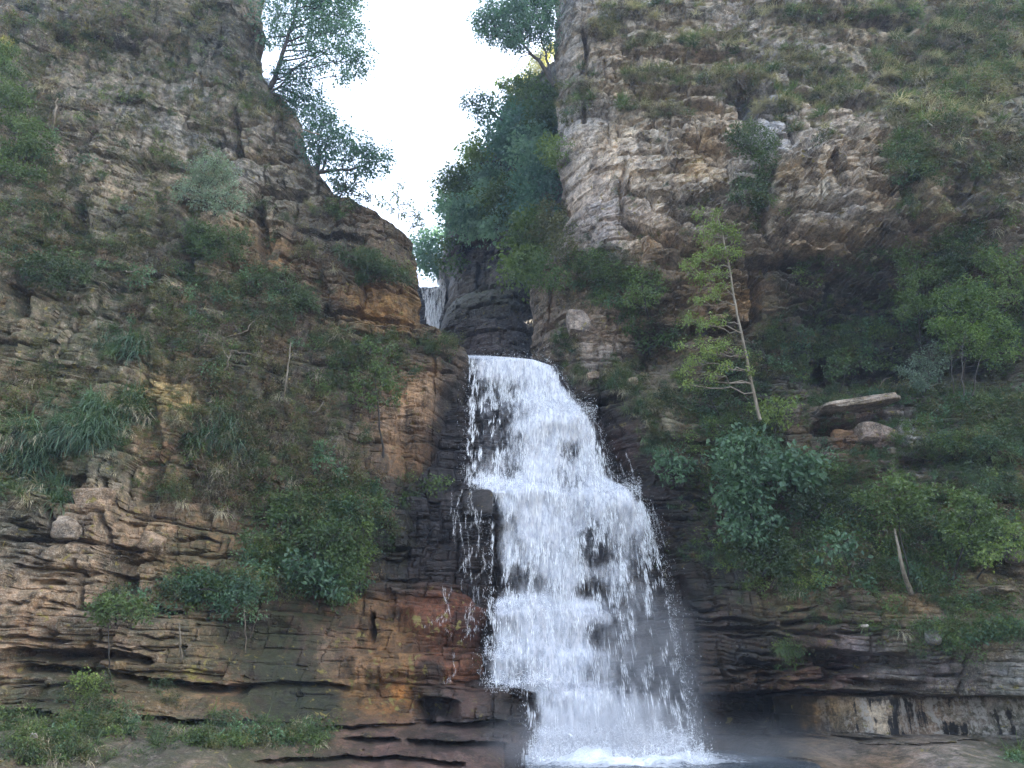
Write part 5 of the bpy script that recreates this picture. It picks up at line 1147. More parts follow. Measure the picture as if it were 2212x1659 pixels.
# ------------------------------------------------------------------ trees
make_tree("leaning_tree", "tall airy tree leaning out from the top left cliff, trunk against the sky", "tree", [(583, 192, 30.2), (600, 150, 30.1), (612, 110, 30), (625, 70, 29.9), (640, 20, 29.8), (650, -60, 29.6)],
          [(600, 30, 34, 30), (640, 60, 34, 29.8), (690, 20, 40, 29.8), (740, 30, 30, 29.5), (755, 75, 28, 29.5), (700, 70, 34, 29.6), (780, 120, 22, 29.4), (760, 135, 26, 29.4), (720, 110, 26, 29.5), (740, 165, 16, 29.3), (660, 110, 20, 29.6), (650, -20, 50, 30), (720, -30, 50, 29.6), (585, 80, 20, 30.2), (760, -10, 20, 29.4), (705, 140, 12, 29.4), (680, 150, 10, 29.4)],
          L_SKY, L=.15, dens=.78, r0=.15, seed=1, rs=1.5, extra=[([(612, 110, 30), (660, 108, 29.8), (705, 115, 29.6), (735, 130, 29.4)], .05), ([(628, 60, 29.9), (690, 40, 29.7), (750, 60, 29.5)], .05)])
make_tree("ledge_tree", "dark tree on the cliff edge just below the leaning tree", "tree", [(585, 200, 30), (610, 180, 30), (630, 160, 29.9)],
          [(625, 145, 20, 29.9), (640, 170, 26, 29.8), (620, 195, 22, 29.8), (650, 205, 22, 29.7), (600, 160, 16, 29.9), (660, 180, 16, 29.7), (655, 150, 12, 29.8), (672, 212, 20, 29.7), (688, 236, 18, 29.6), (645, 232, 20, 29.7), (628, 218, 16, 29.8), (665, 255, 18, 29.6), (690, 200, 12, 29.6)], L_SKY, L=.14, dens=.8, r0=.08, seed=2)
make_tree("ledge_tree", "broad flat topped tree reaching over the gap from the left cliff rim", "tree", [(688, 372, 29.4), (720, 368, 29.2), (760, 366, 29), (790, 355, 28.9)],
          [(700, 240, 18, 29.5), (690, 270, 26, 29.5), (720, 270, 20, 29.4), (670, 300, 22, 29.5), (710, 310, 30, 29.3), (745, 305, 24, 29.2), (780, 320, 24, 29.1), (815, 330, 22, 29), (820, 355, 18, 29), (760, 345, 26, 29.1), (700, 350, 20, 29.3), (730, 385, 18, 29.1), (790, 370, 18, 29), (670, 340, 14, 29.5), (745, 410, 12, 29)],
          L_SKY, L=.14, dens=.85, r0=.10, seed=3, rs=1.55, extra=[([(690, 372, 29.4), (705, 340, 29.4), (700, 300, 29.4)], .05), ([(660, 320, 29.5), (690, 300, 29.5), (700, 260, 29.5)], .05)])
make_tree("ledge_tree", "low sparse bush under the flat topped tree on the rim", "tree", [(735, 425, 29), (745, 400, 28.9), (755, 380, 28.9)], [(735, 395, 16, 29), (755, 405, 16, 28.9), (770, 395, 12, 28.9), (730, 415, 10, 29), (780, 425, 14, 28.9), (800, 430, 12, 28.9)], L_DARK, L=.13, dens=.55, r0=.04, seed=4)
make_tree("sapling", "thin sparse sapling on the rim above the orange buttress", "sapling", [(860, 476, 28.9), (862, 450, 28.9), (858, 420, 28.9), (862, 400, 28.9)], [(855, 420, 12, 28.9), (880, 440, 14, 28.9), (900, 465, 12, 28.9), (845, 450, 12, 28.9), (870, 460, 12, 28.9), (825, 440, 10, 28.9), (865, 398, 7, 28.9)], L_MID, L=.12, dens=.42, r0=.025, seed=5)
make_tree("sapling", "feathery sapling standing at the tip of the left rim", "sapling", [(884, 498, 29.2), (893, 480, 29.2), (905, 462, 29.2)], [(905, 470, 12, 29.2), (895, 490, 10, 29.2), (915, 485, 9, 29.2)], L_MID, L=.12, dens=.42, r0=.02, seed=6)
make_tree("cliff_tree", "bushy tree with forked trunk jutting left from the top of the right cliff", "tree", [(1198, 185, 30.6), (1180, 155, 30.5), (1165, 132, 30.4), (1148, 118, 30.3), (1130, 95, 30.2)],
          [(1060, 20, 22, 30.2), (1045, 45, 24, 30.2), (1080, 55, 32, 30.2), (1110, 30, 34, 30.3), (1150, 20, 34, 30.4), (1180, 40, 26, 30.5), (1140, 65, 30, 30.3), (1100, 85, 24, 30.1), (1120, 100, 18, 30.1), (1175, 75, 20, 30.4), (1050, 75, 16, 30.1), (1170, -10, 40, 30.4), (1110, -10, 24, 30.3), (1030, 55, 8, 30.1), (1190, 100, 12, 30.5)],
          L_SKY, L=.15, dens=1.4, r0=.15, seed=7, rs=1.3, extra=[([(1190, 170, 30.6), (1185, 140, 30.5), (1178, 110, 30.5), (1168, 75, 30.4)], .10), ([(1148, 118, 30.3), (1125, 122, 30.2), (1105, 150, 30), (1098, 170, 30), (1085, 195, 30), (1062, 225, 30), (1065, 240, 30)], .03), ([(1148, 118, 30.3), (1135, 112, 30.2), (1125, 118, 30.1)], .04)])
make_tree("drooping_bough", "small leafy clump hanging out over the gap at the end of a bare bough", "tree", [(1085, 260, 36), (1062, 240, 35), (1045, 225, 34.5)], [(1005, 225, 14, 34), (1020, 212, 16, 34), (1035, 230, 16, 34), (1040, 205, 13, 34), (1025, 245, 14, 34), (1040, 262, 14, 34.2), (1055, 215, 14, 34.4), (1060, 245, 14, 34.6)], L_SKY, L=.16, dens=.8, r0=.05, seed=8)
# hanging wood on the far slope
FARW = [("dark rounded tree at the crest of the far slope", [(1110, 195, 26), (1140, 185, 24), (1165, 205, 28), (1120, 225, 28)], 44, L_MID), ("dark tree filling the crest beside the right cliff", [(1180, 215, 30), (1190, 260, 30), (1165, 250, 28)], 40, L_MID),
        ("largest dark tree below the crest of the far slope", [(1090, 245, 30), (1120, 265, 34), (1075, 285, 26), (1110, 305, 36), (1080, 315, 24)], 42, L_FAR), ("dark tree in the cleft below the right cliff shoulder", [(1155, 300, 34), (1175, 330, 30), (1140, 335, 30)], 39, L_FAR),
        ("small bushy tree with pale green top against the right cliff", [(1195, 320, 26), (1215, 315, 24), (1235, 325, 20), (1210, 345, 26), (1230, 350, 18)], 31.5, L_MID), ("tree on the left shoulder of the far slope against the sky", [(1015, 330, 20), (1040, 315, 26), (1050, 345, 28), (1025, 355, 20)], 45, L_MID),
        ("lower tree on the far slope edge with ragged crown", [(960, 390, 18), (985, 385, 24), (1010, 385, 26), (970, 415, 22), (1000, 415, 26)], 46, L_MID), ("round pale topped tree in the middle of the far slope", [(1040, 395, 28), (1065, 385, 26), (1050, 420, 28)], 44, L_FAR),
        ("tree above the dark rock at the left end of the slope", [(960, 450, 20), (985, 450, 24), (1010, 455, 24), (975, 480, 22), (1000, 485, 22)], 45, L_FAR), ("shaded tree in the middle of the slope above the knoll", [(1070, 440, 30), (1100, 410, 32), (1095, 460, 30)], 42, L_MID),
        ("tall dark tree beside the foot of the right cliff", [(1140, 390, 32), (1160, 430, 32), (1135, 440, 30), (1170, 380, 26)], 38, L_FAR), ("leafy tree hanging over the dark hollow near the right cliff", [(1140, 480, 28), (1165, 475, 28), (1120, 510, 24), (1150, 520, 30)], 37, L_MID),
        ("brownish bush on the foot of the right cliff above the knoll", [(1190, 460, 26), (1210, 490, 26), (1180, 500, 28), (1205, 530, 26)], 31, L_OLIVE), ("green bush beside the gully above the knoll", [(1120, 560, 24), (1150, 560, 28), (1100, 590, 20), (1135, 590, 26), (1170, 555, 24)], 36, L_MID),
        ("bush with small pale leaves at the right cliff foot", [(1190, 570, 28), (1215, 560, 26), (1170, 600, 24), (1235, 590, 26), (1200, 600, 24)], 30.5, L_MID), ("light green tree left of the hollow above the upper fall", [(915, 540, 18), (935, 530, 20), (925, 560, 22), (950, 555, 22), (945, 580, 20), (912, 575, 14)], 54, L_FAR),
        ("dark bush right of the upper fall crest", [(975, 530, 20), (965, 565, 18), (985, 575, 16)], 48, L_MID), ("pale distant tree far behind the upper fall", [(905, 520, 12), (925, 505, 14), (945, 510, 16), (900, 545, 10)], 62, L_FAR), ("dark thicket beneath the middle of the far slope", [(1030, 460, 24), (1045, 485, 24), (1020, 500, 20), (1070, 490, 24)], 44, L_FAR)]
for i, (lb, bl, Y, m) in enumerate(FARW):
    bx = sum(b[0] for b in bl) / len(bl); by = max(b[1] for b in bl)
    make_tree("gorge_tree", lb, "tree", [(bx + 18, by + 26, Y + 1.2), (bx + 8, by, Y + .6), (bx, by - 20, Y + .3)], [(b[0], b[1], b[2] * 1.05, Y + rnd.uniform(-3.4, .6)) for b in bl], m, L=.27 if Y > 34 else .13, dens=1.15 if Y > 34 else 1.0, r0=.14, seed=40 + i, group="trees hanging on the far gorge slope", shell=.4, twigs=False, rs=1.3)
make_tree("sunlit_tree", "yellow sunlit tree far behind the forked cliff tree", "tree", [(1180, 210, 60), (1175, 180, 60), (1170, 150, 60)], [(1165, 130, 22, 60), (1150, 160, 18, 60), (1185, 150, 18, 60), (1180, 115, 14, 60), (1130, 175, 14, 59), (1110, 190, 10, 58), (1192, 105, 12, 60)], L_YEL, L=.22, dens=1.6, r0=.12, seed=70)

def Y_at(u, v, off=-.6): return hitY(u, v) + off
def bush(name, label, cat, base, blobs, mat, bark=B_DARK, L=.11, dens=1.0, r0=.05, seed=0, off=-.5, group=None, **kw):
    Yb = hitY(*base)
    Y = min(Yb, np.mean([hitY(b[0], b[1]) for b in blobs])) + off
    bl = [(b[0], b[1], b[2], Y + (b[3] if len(b) > 3 else rnd.uniform(-.3, .3))) for b in blobs]
    mx = sum(b[0] for b in blobs) / len(blobs); my = sum(b[1] for b in blobs) / len(blobs)
    return make_tree(name, label, cat, [(base[0], base[1], Yb), ((base[0] + mx) / 2, (base[1] + my) / 2, (Yb + Y) / 2 - .1), (mx, my, Y)], bl, mat, bark, L, dens, r0, seed, group, **kw)
# left cliff plants
bush("cliff_shrub", "yellow green leafy shrub at the left picture edge, upper cliff", "shrub", (30, 290), [(10, 110, 26), (20, 150, 30), (5, 200, 34), (40, 210, 30), (20, 260, 36), (60, 270, 26), (70, 310, 30), (30, 330, 36), (90, 330, 24), (10, 370, 34), (60, 380, 34), (110, 300, 16)], L_MID, L=.10, dens=1.2, seed=80)
bush("cliff_shrub", "bright yellow leaved spray at the left edge above the shrub", "shrub", (5, 120), [(10, 90, 14), (5, 105, 12), (22, 100, 8)], L_YEL, L=.09, dens=.8, seed=81)
bush("cliff_shrub", "pale grey green bush in the middle of the upper left cliff", "shrub", (465, 465), [(440, 365, 30), (470, 350, 28), (490, 380, 28), (420, 395, 30), (455, 400, 32), (400, 410, 22), (500, 415, 26), (380, 425, 14), (520, 440, 20), (470, 430, 26), (430, 430, 22), (475, 455, 18)], L_PALE, L=.085, dens=.75, seed=82, off=-.7)
bush("cliff_shrub", "dark shrub under the pale grey green bush", "shrub", (450, 540), [(420, 490, 26), (450, 510, 30), (480, 520, 30), (520, 510, 22), (430, 530, 28), (500, 545, 24)], L_DARK, L=.10, seed=83)
bush("cliff_shrub", "fresh green ferny shrub on the scrubby belt, left cliff", "shrub", (435, 545), [(430, 515, 14), (440, 535, 14), (455, 548, 12)], L_MID, L=.09, seed=84, off=-.9)
bush("cliff_shrub", "wide dark shrub belt left of the buttress with drooping twigs", "shrub", (640, 620), [(560, 590, 30), (600, 600, 30), (640, 620, 28), (660, 650, 26), (590, 640, 28), (540, 620, 28), (620, 660, 24)], L_DARK, L=.09, dens=.7, seed=85)
bush("cliff_shrub", "dark blue green shrub on the left edge ledge below the shrub", "shrub", (130, 590), [(60, 570, 26), (100, 565, 28), (140, 570, 28), (180, 585, 24), (80, 600, 26), (130, 605, 26)], L_DARK, L=.10, seed=86)
bush("cliff_shrub", "dark shrub perched on the brown buttress top", "shrub", (800, 605), [(760, 560, 22), (790, 555, 26), (820, 570, 26), (850, 590, 22), (880, 600, 16), (790, 590, 20), (740, 550, 12)], L_DARK, L=.10, dens=.9, seed=87)
bush("slender_sapling", "slender sapling with bare stem left of the main fall", "sapling", (828, 990), [(800, 745, 20), (840, 755, 20), (815, 790, 20), (780, 830, 18), (830, 830, 22), (855, 860, 20), (800, 870, 18), (760, 860, 14), (850, 800, 14), (770, 800, 10)], L_MID, L=.11, dens=.55, r0=.045, seed=88, off=-.8)
bush("slender_sapling", "small sapling growing over the lower left scrub", "sapling", (670, 1010), [(690, 960, 12), (710, 985, 16), (680, 1005, 12), (730, 1010, 14)], L_BLUE, L=.12, dens=.6, r0=.02, seed=89)
bush("broadleaf_shrub", "large leafy shrub low on the left cliff beside the ledges", "shrub", (690, 1290), [(600, 1130, 30), (640, 1110, 30), (690, 1150, 34), (620, 1170, 32), (660, 1200, 34), (720, 1200, 30), (740, 1240, 28), (700, 1250, 32), (650, 1260, 28), (740, 1150, 24), (760, 1190, 20), (600, 1210, 24), (710, 1290, 20)], L_MID, L=.13, dens=1.1, r0=.06, seed=90)
bush("broadleaf_shrub", "pale leaved sprays in front of the large lower left shrub", "shrub", (700, 1290), [(640, 1210, 18), (670, 1225, 18), (640, 1235, 16), (690, 1255, 22), (720, 1275, 20), (700, 1240, 14)], L_BLUE, L=.19, dens=.9, r0=.03, seed=91, off=-1.2)
bush("cliff_shrub", "wispy shrub arching left over the lower left ledge", "shrub", (560, 1300), [(360, 1260, 22), (400, 1265, 26), (440, 1250, 26), (480, 1265, 26), (520, 1255, 26), (560, 1270, 24), (420, 1290, 22), (470, 1300, 22), (520, 1290, 22), (350, 1285, 16)], L_BLUE, L=.09, dens=.8, r0=.04, seed=92)
bush("cliff_shrub", "fresh green shrub on the left ledge above the undercut", "shrub", (250, 1350), [(220, 1300, 20), (250, 1305, 24), (290, 1320, 24), (320, 1330, 16), (200, 1320, 16), (230, 1335, 18)], L_MID, L=.09, dens=1, r0=.03, seed=93)
bush("fern_shrub", "small fern like shrub growing inside the lower left undercut", "shrub", (190, 1485), [(165, 1470, 12), (185, 1465, 14), (205, 1475, 13), (195, 1490, 10)], L_LIGHT, L=.08, dens=1, r0=.012, seed=94)
bush("cliff_shrub", "green leafy shrub edging the ledges just left of the side trickle", "shrub", (920, 1060), [(900, 1075, 18), (925, 1045, 14), (945, 1035, 12), (960, 1040, 10), (880, 1085, 16), (930, 1062, 12)], L_MID, L=.13, dens=.7, r0=.02, seed=95)
bush("cliff_shrub", "lush dark shrub standing on the orange lichen ledge", "shrub", (780, 1290), [(790, 1200, 20), (780, 1170, 20), (770, 1240, 22), (750, 1290, 20), (790, 1140, 18), (745, 1265, 18)], L_MID, L=.10, dens=1, seed=96)
# right cliff plants
bush("cliff_tree", "dark tree growing from the crevice high on the right cliff", "tree", (1640, 420), [(1595, 285, 18), (1620, 275, 20), (1650, 290, 20), (1580, 300, 14), (1610, 310, 26), (1640, 320, 26), (1655, 345, 22), (1625, 345, 22), (1670, 310, 14), (1640, 375, 20), (1610, 400, 22), (1640, 410, 24), (1590, 420, 16)], L_DARK, L=.11, dens=1.1, r0=.08, seed=100, off=-.9)
slender = [(1642, 908, 25.2), (1624, 830, 25.1), (1602, 720, 25), (1585, 640, 25), (1572, 560, 25), (1560, 500, 25), (1550, 470, 25)]
make_tree("slender_tree", "tall slender tree with pale ringed trunk and layered light leaves", "tree", slender,
          [(1540, 490, 22, 25), (1570, 500, 22, 25), (1520, 510, 18, 25), (1500, 560, 20, 24.8), (1540, 545, 24, 24.8), (1580, 545, 22, 24.8), (1510, 600, 20, 24.7), (1550, 590, 18, 24.8), (1510, 460, 12, 25), (1545, 460, 14, 25), (1590, 510, 12, 25), (1480, 580, 14, 24.7), (1560, 620, 14, 24.9),
           (1540, 640, 16, 24.8), (1510, 650, 16, 24.7), (1550, 690, 18, 24.7), (1520, 700, 18, 24.6), (1490, 690, 16, 24.6), (1560, 745, 18, 24.6), (1530, 760, 20, 24.5), (1500, 780, 18, 24.5), (1480, 800, 14, 24.5), (1560, 790, 14, 24.6), (1600, 760, 10, 24.8), (1620, 800, 10, 24.8), (1540, 810, 14, 24.5), (1490, 830, 12, 24.5), (1520, 740, 12, 24.5), (1470, 745, 10, 24.5)],
          L_LIGHT, B_PALE, L=.095, dens=.62, r0=.06, seed=101, rs=1.3, crook=.006, flat=.42, droop=.5, shell=.7)
bush("thin_sapling", "thin dark stemmed sapling left of the slender pale tree", "sapling", (1555, 900), [(1530, 850, 18), (1560, 840, 16), (1510, 870, 16), (1575, 870, 14), (1490, 870, 12)], L_DARK, L=.10, dens=.7, r0=.03, seed=102)
bush("bright_bush", "bright yellow green bush with several thin stems, right side", "shrub", (2070, 850), [(2060, 630, 26), (2090, 620, 28), (2120, 640, 26), (2040, 660, 26), (2080, 665, 32), (2120, 680, 30), (2150, 700, 26), (2030, 700, 26), (2070, 710, 30), (2110, 725, 28), (2150, 740, 24), (2180, 760, 22), (2050, 740, 22), (2140, 775, 20), (2190, 720, 20), (2030, 640, 14), (2100, 760, 20)],
     L_BRIGHT, B_DARK, L=.10, dens=1.15, r0=.03, seed=103, rs=1.05, off=-1.1, extra=[([(2082, 855, 23.6), (2080, 800, 23.5), (2085, 720, 23.4)], .025), ([(2060, 850, 23.7), (2055, 800, 23.5), (2040, 700, 23.4)], .02), ([(2100, 855, 23.6), (2110, 800, 23.5), (2140, 740, 23.4)], .02)])
bush("feathery_tree", "soft feathery green tree behind the bright bush", "tree", (1990, 790), [(1960, 560, 24), (1990, 540, 26), (1970, 600, 30), (2010, 590, 26), (1960, 640, 28), (1990, 660, 26), (1950, 680, 18), (2000, 500, 20), (1975, 520, 18)], L_MID, L=.09, dens=1, r0=.05, seed=104)
bush("cliff_shrub", "dark leafy shrub in the upper right corner of the hollow", "shrub", (2190, 640), [(2130, 560, 26), (2160, 590, 30), (2190, 570, 28), (2210, 620, 28), (2170, 640, 24), (2200, 540, 22)], L_MID, L=.10, seed=105)
bush("grey_shrub", "greyish thin leaved shrub left of the bright bush stems", "shrub", (2000, 850), [(1960, 800, 20), (1985, 780, 22), (2010, 800, 24), (1980, 820, 20), (2030, 780, 20), (2015, 750, 16), (1995, 830, 16)], L_PALE, L=.08, dens=.7, r0=.03, seed=106)
bush("small_shrub", "small green shrub on the dark ledge above the pale slab", "shrub", (1810, 860), [(1800, 790, 16), (1820, 775, 16), (1790, 810, 12), (1835, 795, 12), (1880, 790, 12), (1865, 780, 10)], L_MID, L=.11, dens=.8, r0=.02, seed=107)
bush("broadleaf_tree", "broad leaved dark tree directly right of the fall, beneath the slender tree", "tree", (1640, 1190), [(1580, 960, 26), (1610, 945, 26), (1640, 960, 26), (1570, 990, 26), (1600, 1000, 28), (1570, 1030, 26), (1610, 1040, 28), (1650, 1010, 24), (1590, 1070, 26), (1630, 1080, 26), (1560, 1060, 20), (1600, 1110, 24), (1580, 1140, 20), (1620, 1150, 22), (1660, 1120, 20)], L_BLUE, L=.20, dens=1.25, r0=.07, seed=108, off=-1.0)
bush("broadleaf_bush", "pale large leaved bush standing out right of the broad leaved tree", "shrub", (1720, 1090), [(1690, 1000, 20), (1715, 990, 20), (1740, 995, 20), (1755, 1015, 16), (1700, 1030, 20), (1730, 1030, 18), (1680, 1020, 14)], L_BLUE, L=.24, dens=1.3, r0=.03, seed=109, off=-1.5)
bush("flame_tipped_shrub", "shrub with orange green young leaves at the foot of the slender tree", "shrub", (1670, 950), [(1650, 880, 14), (1675, 870, 16), (1700, 875, 12), (1660, 900, 16), (1690, 900, 14), (1720, 865, 8)], L_LIGHT, L=.14, dens=1, r0=.03, seed=110, off=-1)
bush("trailing_shrub", "heart leaved trailing shrub at the wet wall edge", "shrub", (1450, 990), [(1430, 985, 14), (1450, 995, 16), (1470, 1005, 14), (1440, 1020, 12), (1475, 1030, 12), (1490, 1000, 10), (1420, 1000, 8)], L_BLUE, L=.16, dens=1.1, r0=.02, seed=111)
bush("ledge_tree", "small tree with stout pale leaning trunk on the lower right ledge", "tree", (1966, 1278), [(1900, 1060, 26), (1930, 1040, 26), (1960, 1060, 28), (1900, 1090, 26), (1940, 1100, 28), (1980, 1090, 26), (1870, 1070, 20), (1920, 1125, 20), (1990, 1060, 18)], L_MID, B_DARK, L=.11, dens=1, r0=.03, seed=112, off=-.9)
bush("ledge_tree", "leafy young tree right of the stout trunked tree", "tree", (2055, 1255), [(2080, 1080, 26), (2110, 1090, 28), (2060, 1110, 26), (2100, 1130, 28), (2140, 1110, 24), (2150, 1140, 22), (2050, 1150, 22), (2120, 1170, 24), (2080, 1170, 20)], L_MID, L=.11, dens=1, r0=.035, seed=113, off=-1)
bush("ledge_tree", "light leaved bush at the right picture edge on the wooded ledge", "tree", (2110, 1250), [(2140, 1195, 18), (2170, 1180, 22), (2200, 1185, 20), (2130, 1210, 16), (2190, 1150, 18), (2110, 1200, 12)], L_LIGHT, L=.11, dens=.8, r0=.03, seed=114, off=-1)
bush("ledge_sapling", "palm topped little sapling left of the stout trunked tree", "sapling", (1838, 1248), [(1800, 1170, 12), (1825, 1165, 16), (1850, 1175, 12), (1835, 1195, 12), (1790, 1190, 10)], L_BLUE, L=.17, dens=.9, r0=.02, seed=115, off=-.9)
bush("ledge_bush", "dark bush hanging at the left end of the wooded ledge", "shrub", (1640, 1260), [(1600, 1180, 22), (1640, 1190, 24), (1670, 1160, 24), (1700, 1190, 24), (1630, 1220, 20), (1680, 1225, 22), (1730, 1180, 20), (1760, 1160, 20)], L_DARK, L=.12, dens=1, seed=116)
bush("ledge_bush", "ferny green bush between the two ledge saplings", "shrub", (1750, 1140), [(1720, 1080, 20), (1760, 1075, 22), (1790, 1090, 20), (1745, 1110, 22), (1830, 1080, 20), (1860, 1100, 18)], L_DARK, L=.12, dens=.9, seed=117)
bush("creeper", "leafy creeper patch on the shaded wall left of the slender tree", "creeper", (1400, 690), [(1360, 590, 20), (1385, 600, 22), (1410, 590, 18), (1370, 625, 20), (1400, 635, 22), (1430, 620, 14), (1355, 650, 14)], L_MID, L=.12, dens=.8, seed=118)
bush("creeper", "leafy creeper fringe hanging beneath the creeper patch", "creeper", (1400, 770), [(1360, 705, 16), (1400, 715, 18), (1430, 730, 18), (1390, 745, 14), (1450, 715, 14), (1340, 690, 12), (1460, 745, 12)], L_MID, L=.12, dens=.8, seed=119)
# dead stems and bare branches
def stem(name, label, pts, r, mat=B_TWIG, seed=0, off=-.5, side=()):
    g = np.random.default_rng(seed); Y0 = min(hitY(*p) for p in pts) + off
    Pp = np.array([W(p[0], p[1], Y0 if i else hitY(*p)) for i, p in enumerate(pts)])
    a = Acc(); path = np.concatenate([bent(Pp[i], Pp[i + 1], g, 5, .03)[:-1] for i in range(len(Pp) - 1)] + [Pp[-1:]])
    a.tube(path - Pp[0], np.linspace(r, r * .5, len(path)), 6)
    for s in side:
        q = np.array([W(p[0], p[1], Y0) for p in s]); pp = np.concatenate([bent(q[i], q[i + 1], g, 4, .05)[:-1] for i in range(len(q) - 1)] + [q[-1:]])
        a.tube(pp - Pp[0], np.linspace(r * .6, r * .2, len(pp)), 5)
    o = link(name, a.mesh(name, True), mat); o.location = tuple(Pp[0]); tag(o, label, 'dead branch' if 'branch' in name else 'dead stem')
stem("snag", "pale dead stem standing on the upper left cliff", [(112, 285), (118, 250), (125, 212)], .055, B_PALE, 1)
stem("snag", "broken pale stem with split bark in the middle left scrub", [(612, 868), (618, 825), (624, 780), (628, 740)], .035, B_PALE, 2)
stem("snag", "short yellowish stem with forked twigs left of the split stem", [(483, 815), (492, 780), (500, 757)], .03, B_PALE, 3, side=[[(500, 757), (530, 762), (560, 768)], [(495, 775), (480, 740)]])
stem("dead_branch", "curved pale branch at the top of the scrub belt", [(268, 586), (285, 588), (300, 580), (306, 574)], .03, B_PALE, 4)
stem("dead_branch", "thin pale branch lying along the scrub belt", [(500, 590), (470, 582), (452, 573)], .022, B_PALE, 5)
stem("dead_branch", "forked pale branch near the sapling left of the fall", [(665, 892), (685, 888), (695, 875), (700, 865)], .028, B_PALE, 6)
stem("dead_branch", "fine tangled bare branch on the rim of the left cliff", [(690, 290), (655, 280), (632, 268), (612, 262)], .03, B_TWIG, 7, side=[[(640, 272), (655, 300), (672, 318)], [(632, 268), (645, 290), (640, 310)]])
stem("dead_branch", "long bare twig fanning over the brown scrub", [(560, 690), (520, 720), (470, 735), (440, 720)], .014, B_TWIG, 8, side=[[(520, 720), (500, 690), (480, 670)], [(500, 728), (540, 745)], [(470, 735), (430, 740)]])
stem("snag", "orange brown upright stump beneath the lower left shrub", [(392, 1428), (390, 1390), (387, 1345)], .035, B_PALE, 9)
stem("snag", "thin reddish stem below the large lower left shrub", [(530, 1410), (530, 1350), (528, 1310)], .02, B_TWIG, 10)
stem("snag", "leaning thin stem under the large lower left shrub", [(540, 1380), (552, 1345), (562, 1318)], .015, B_TWIG, 11)
stem("snag", "dark crooked stem hanging at the left undercut", [(238, 1470), (235, 1420), (236, 1345)], .022, B_DARK, 12)
stem("dead_branch", "bare curved branch above the pale slab", [(1895, 855), (1900, 835), (1910, 820), (1925, 815)], .018, B_TWIG, 13)
make_tree("bare_sapling", "stout pale trunk with rough bark on the lower right ledge", "dead stem", [(1968, 1282, hitY(1968, 1282) - .2), (1950, 1230, hitY(1968, 1282) - .7), (1940, 1180, hitY(1968, 1282) - .8), (1932, 1142, hitY(1968, 1282) - .8)], [], L_MID, B_PALE, r0=.075, seed=130, crook=.006)

# ------------------------------------------------------------------ single rocks
def placed_rock(name, label, u, v, wpx, hpx, seed, tint, off=-.3, depth=None, rot=(0, 0, 0), cat='rock', **kw):
    Y = hitY(u, v) + off; c = W(u, v, Y); s = (Y * CP + (c[2] - CAMZ) * SP) / FOC
    o = rock(name, c, (wpx * s, depth or wpx * s * .6, hpx * s), seed, tint=tint, rot=rot, **kw)
    tag(o, label, cat); return o
placed_rock("rock_slab", "pale jutting rock slab tilted up to the right on the right cliff", 1845, 882, 160, 21, 1, (.30, .26, .23), off=.0, rot=(R(4), R(-7), R(-6)), depth=1.9, power=9, rough=.09, lich=.8, moss=.35)
placed_rock("boulder", "orange boulder wedged under the pale slab", 1830, 948, 62, 46, 2, (.20, .11, .055), off=.4, moss=.3, lich=.3, power=5)
placed_rock("boulder", "grey block right of the orange boulder", 1895, 940, 82, 50, 3, (.20, .16, .14), off=.4, moss=.2, power=7)
placed_rock("boulder", "small stone with white lichen on the lip grass", 1280, 812, 30, 18, 4, (.26, .20, .16), off=-.25, power=4)
placed_rock("boulder", "low brown stone at the edge right of the lip", 1205, 785, 44, 14, 5, (.12, .09, .07), off=-.2, wet=.6, moss=.2)
placed_rock("boulder", "round stone in the grass below the right cliff foot", 1365, 825, 26, 20, 6, (.28, .24, .18), off=-.3)
placed_rock("boulder", "squarish wet boulder parting the side trickle", 1032, 1085, 66, 56, 7, (.06, .055, .055), off=-.15, wet=1, moss=0, lich=0, power=5)
placed_rock("rock_slab", "pale flat stone on the ledge near the right edge", 2148, 1276, 50, 14, 8, (.22, .18, .13), off=-.4, depth=1.0, power=6)
placed_rock("boulder", "blocky stone pile at the right edge of the wooded ledge", 2195, 1205, 44, 30, 9, (.18, .16, .15), off=-.3, power=6)
placed_rock("boulder", "small white stone on the lower right shelf", 1868, 1352, 15, 7, 10, (.6, .58, .55), off=-.3, moss=0)
placed_rock("boulder", "grey rock stub at the right end of the shelf", 2018, 1378, 34, 30, 11, (.25, .25, .26), off=-.2)
placed_rock("boulder", "pale cracked block in the left cliff above the undercut", 205, 1080, 80, 44, 12, (.34, .26, .19), off=-.15, moss=.1, power=7)
placed_rock("boulder", "grey block at the top of the lower left cracked wall", 145, 1140, 52, 50, 13, (.28, .24, .20), off=-.15, moss=.1, power=7)
placed_rock("boulder", "leaning block beside the dark hole in the left wall", 330, 1172, 50, 44, 14, (.26, .19, .13), off=-.15, rot=(0, R(12), 0), moss=.15, power=6)
placed_rock("boulder", "small round grey stone in the lower left grass", 72, 1590, 17, 14, 15, (.45, .45, .44), off=-.3, moss=0)
placed_rock("boulder", "yellow ochre lump on the lip of the lower left undercut", 258, 1438, 26, 20, 16, (.30, .20, .10), off=-.3)
placed_rock("boulder", "pale pointed block near the bottom of the right cliff foot", 1250, 700, 54, 60, 17, (.30, .26, .24), off=-.1, moss=.1, power=6)

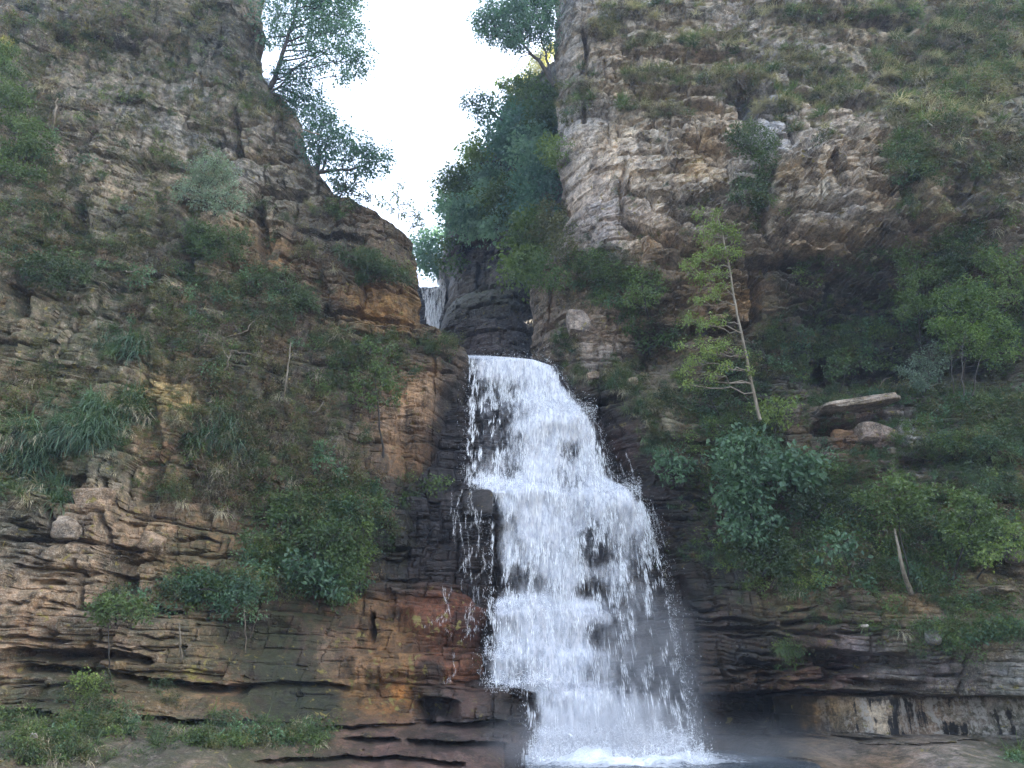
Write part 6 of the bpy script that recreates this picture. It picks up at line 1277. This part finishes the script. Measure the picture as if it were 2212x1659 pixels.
# ------------------------------------------------------------------ the hazy air of the gorge
hz = NB("haze_air"); pv = hz.n.new("ShaderNodeVolumePrincipled"); pv.inputs['Color'].default_value = (.52, .70, 1.0, 1); pv.inputs['Density'].default_value = .0009; pv.inputs['Anisotropy'].default_value = .2
hz.l(pv.outputs[0], hz.out.inputs['Volume'])
x0, x1, y0, y1, z0, z1 = -430, 430, -415, 440, -2.5, 66.0
hv = np.array([(x, y, z) for z in (z0, z1) for x, y in ((x0, y0), (x1, y0), (x1, y1), (x0, y1))])
ho = link("haze", mesh_np("haze", hv, [(3, 2, 1, 0), (4, 5, 6, 7), (0, 1, 5, 4), (1, 2, 6, 5), (2, 3, 7, 6), (3, 0, 4, 7)]), hz.m); tag(ho, kind='stuff')

# spray mist drifting at the foot of the fall
mm_ = NB("spray_mist"); tc_ = mm_.n.new("ShaderNodeTexCoord"); ln_ = mm_.n.new("ShaderNodeVectorMath"); ln_.operation = 'LENGTH'; mm_.l(tc_.outputs['Object'], ln_.inputs[0])
fall_ = mm_.mapr(ln_.outputs['Value'], .25, 1.0, 1.0, 0.0)
nz_ = mm_.noise(mm_.pos(), .8, 3, .6)
oc_ = mm_.n.new("ShaderNodeObjectInfo"); sp_ = mm_.n.new("ShaderNodeSeparateColor"); mm_.l(oc_.outputs['Color'], sp_.inputs[0])
pv2 = mm_.n.new("ShaderNodeVolumePrincipled"); pv2.inputs['Color'].default_value = (.93, .95, 1.0, 1)
mm_.l(mm_.math('MULTIPLY', mm_.math('MULTIPLY', fall_, mm_.mapr(nz_, .3, .62, .35, 1.0)), sp_.outputs[0]), pv2.inputs['Density']); mm_.l(pv2.outputs[0], mm_.out.inputs['Volume'])
for (u, v, Y, rx, ry, rz_, dn_) in ((1310, 1610, 22.0, 3.9, 1.9, 1.5, .42), (1370, 1430, 24.0, 2.3, 1.1, 3.2, .14), (1640, 1645, 21.6, 3.4, 1.6, 1.3, .12), (1150, 1330, 25.3, 1.7, .8, 2.0, .10), (1260, 1120, 26.2, 2.4, .9, 2.6, .08), (1440, 1470, 23.8, 1.9, 1.0, 3.2, .26)):
    bmm = bmesh.new(); bmesh.ops.create_icosphere(bmm, subdivisions=3, radius=1.0); mme = bpy.data.meshes.new("mist"); bmm.to_mesh(mme); bmm.free()
    me = link("mist", mme, mm_.m)
    me.location = tuple(W(u, v, Y)); me.scale = (rx, ry, rz_); me.color = (dn_, dn_, dn_, 1); tag(me, 'pale spray mist hanging in front of the fall', 'mist', kind='stuff')
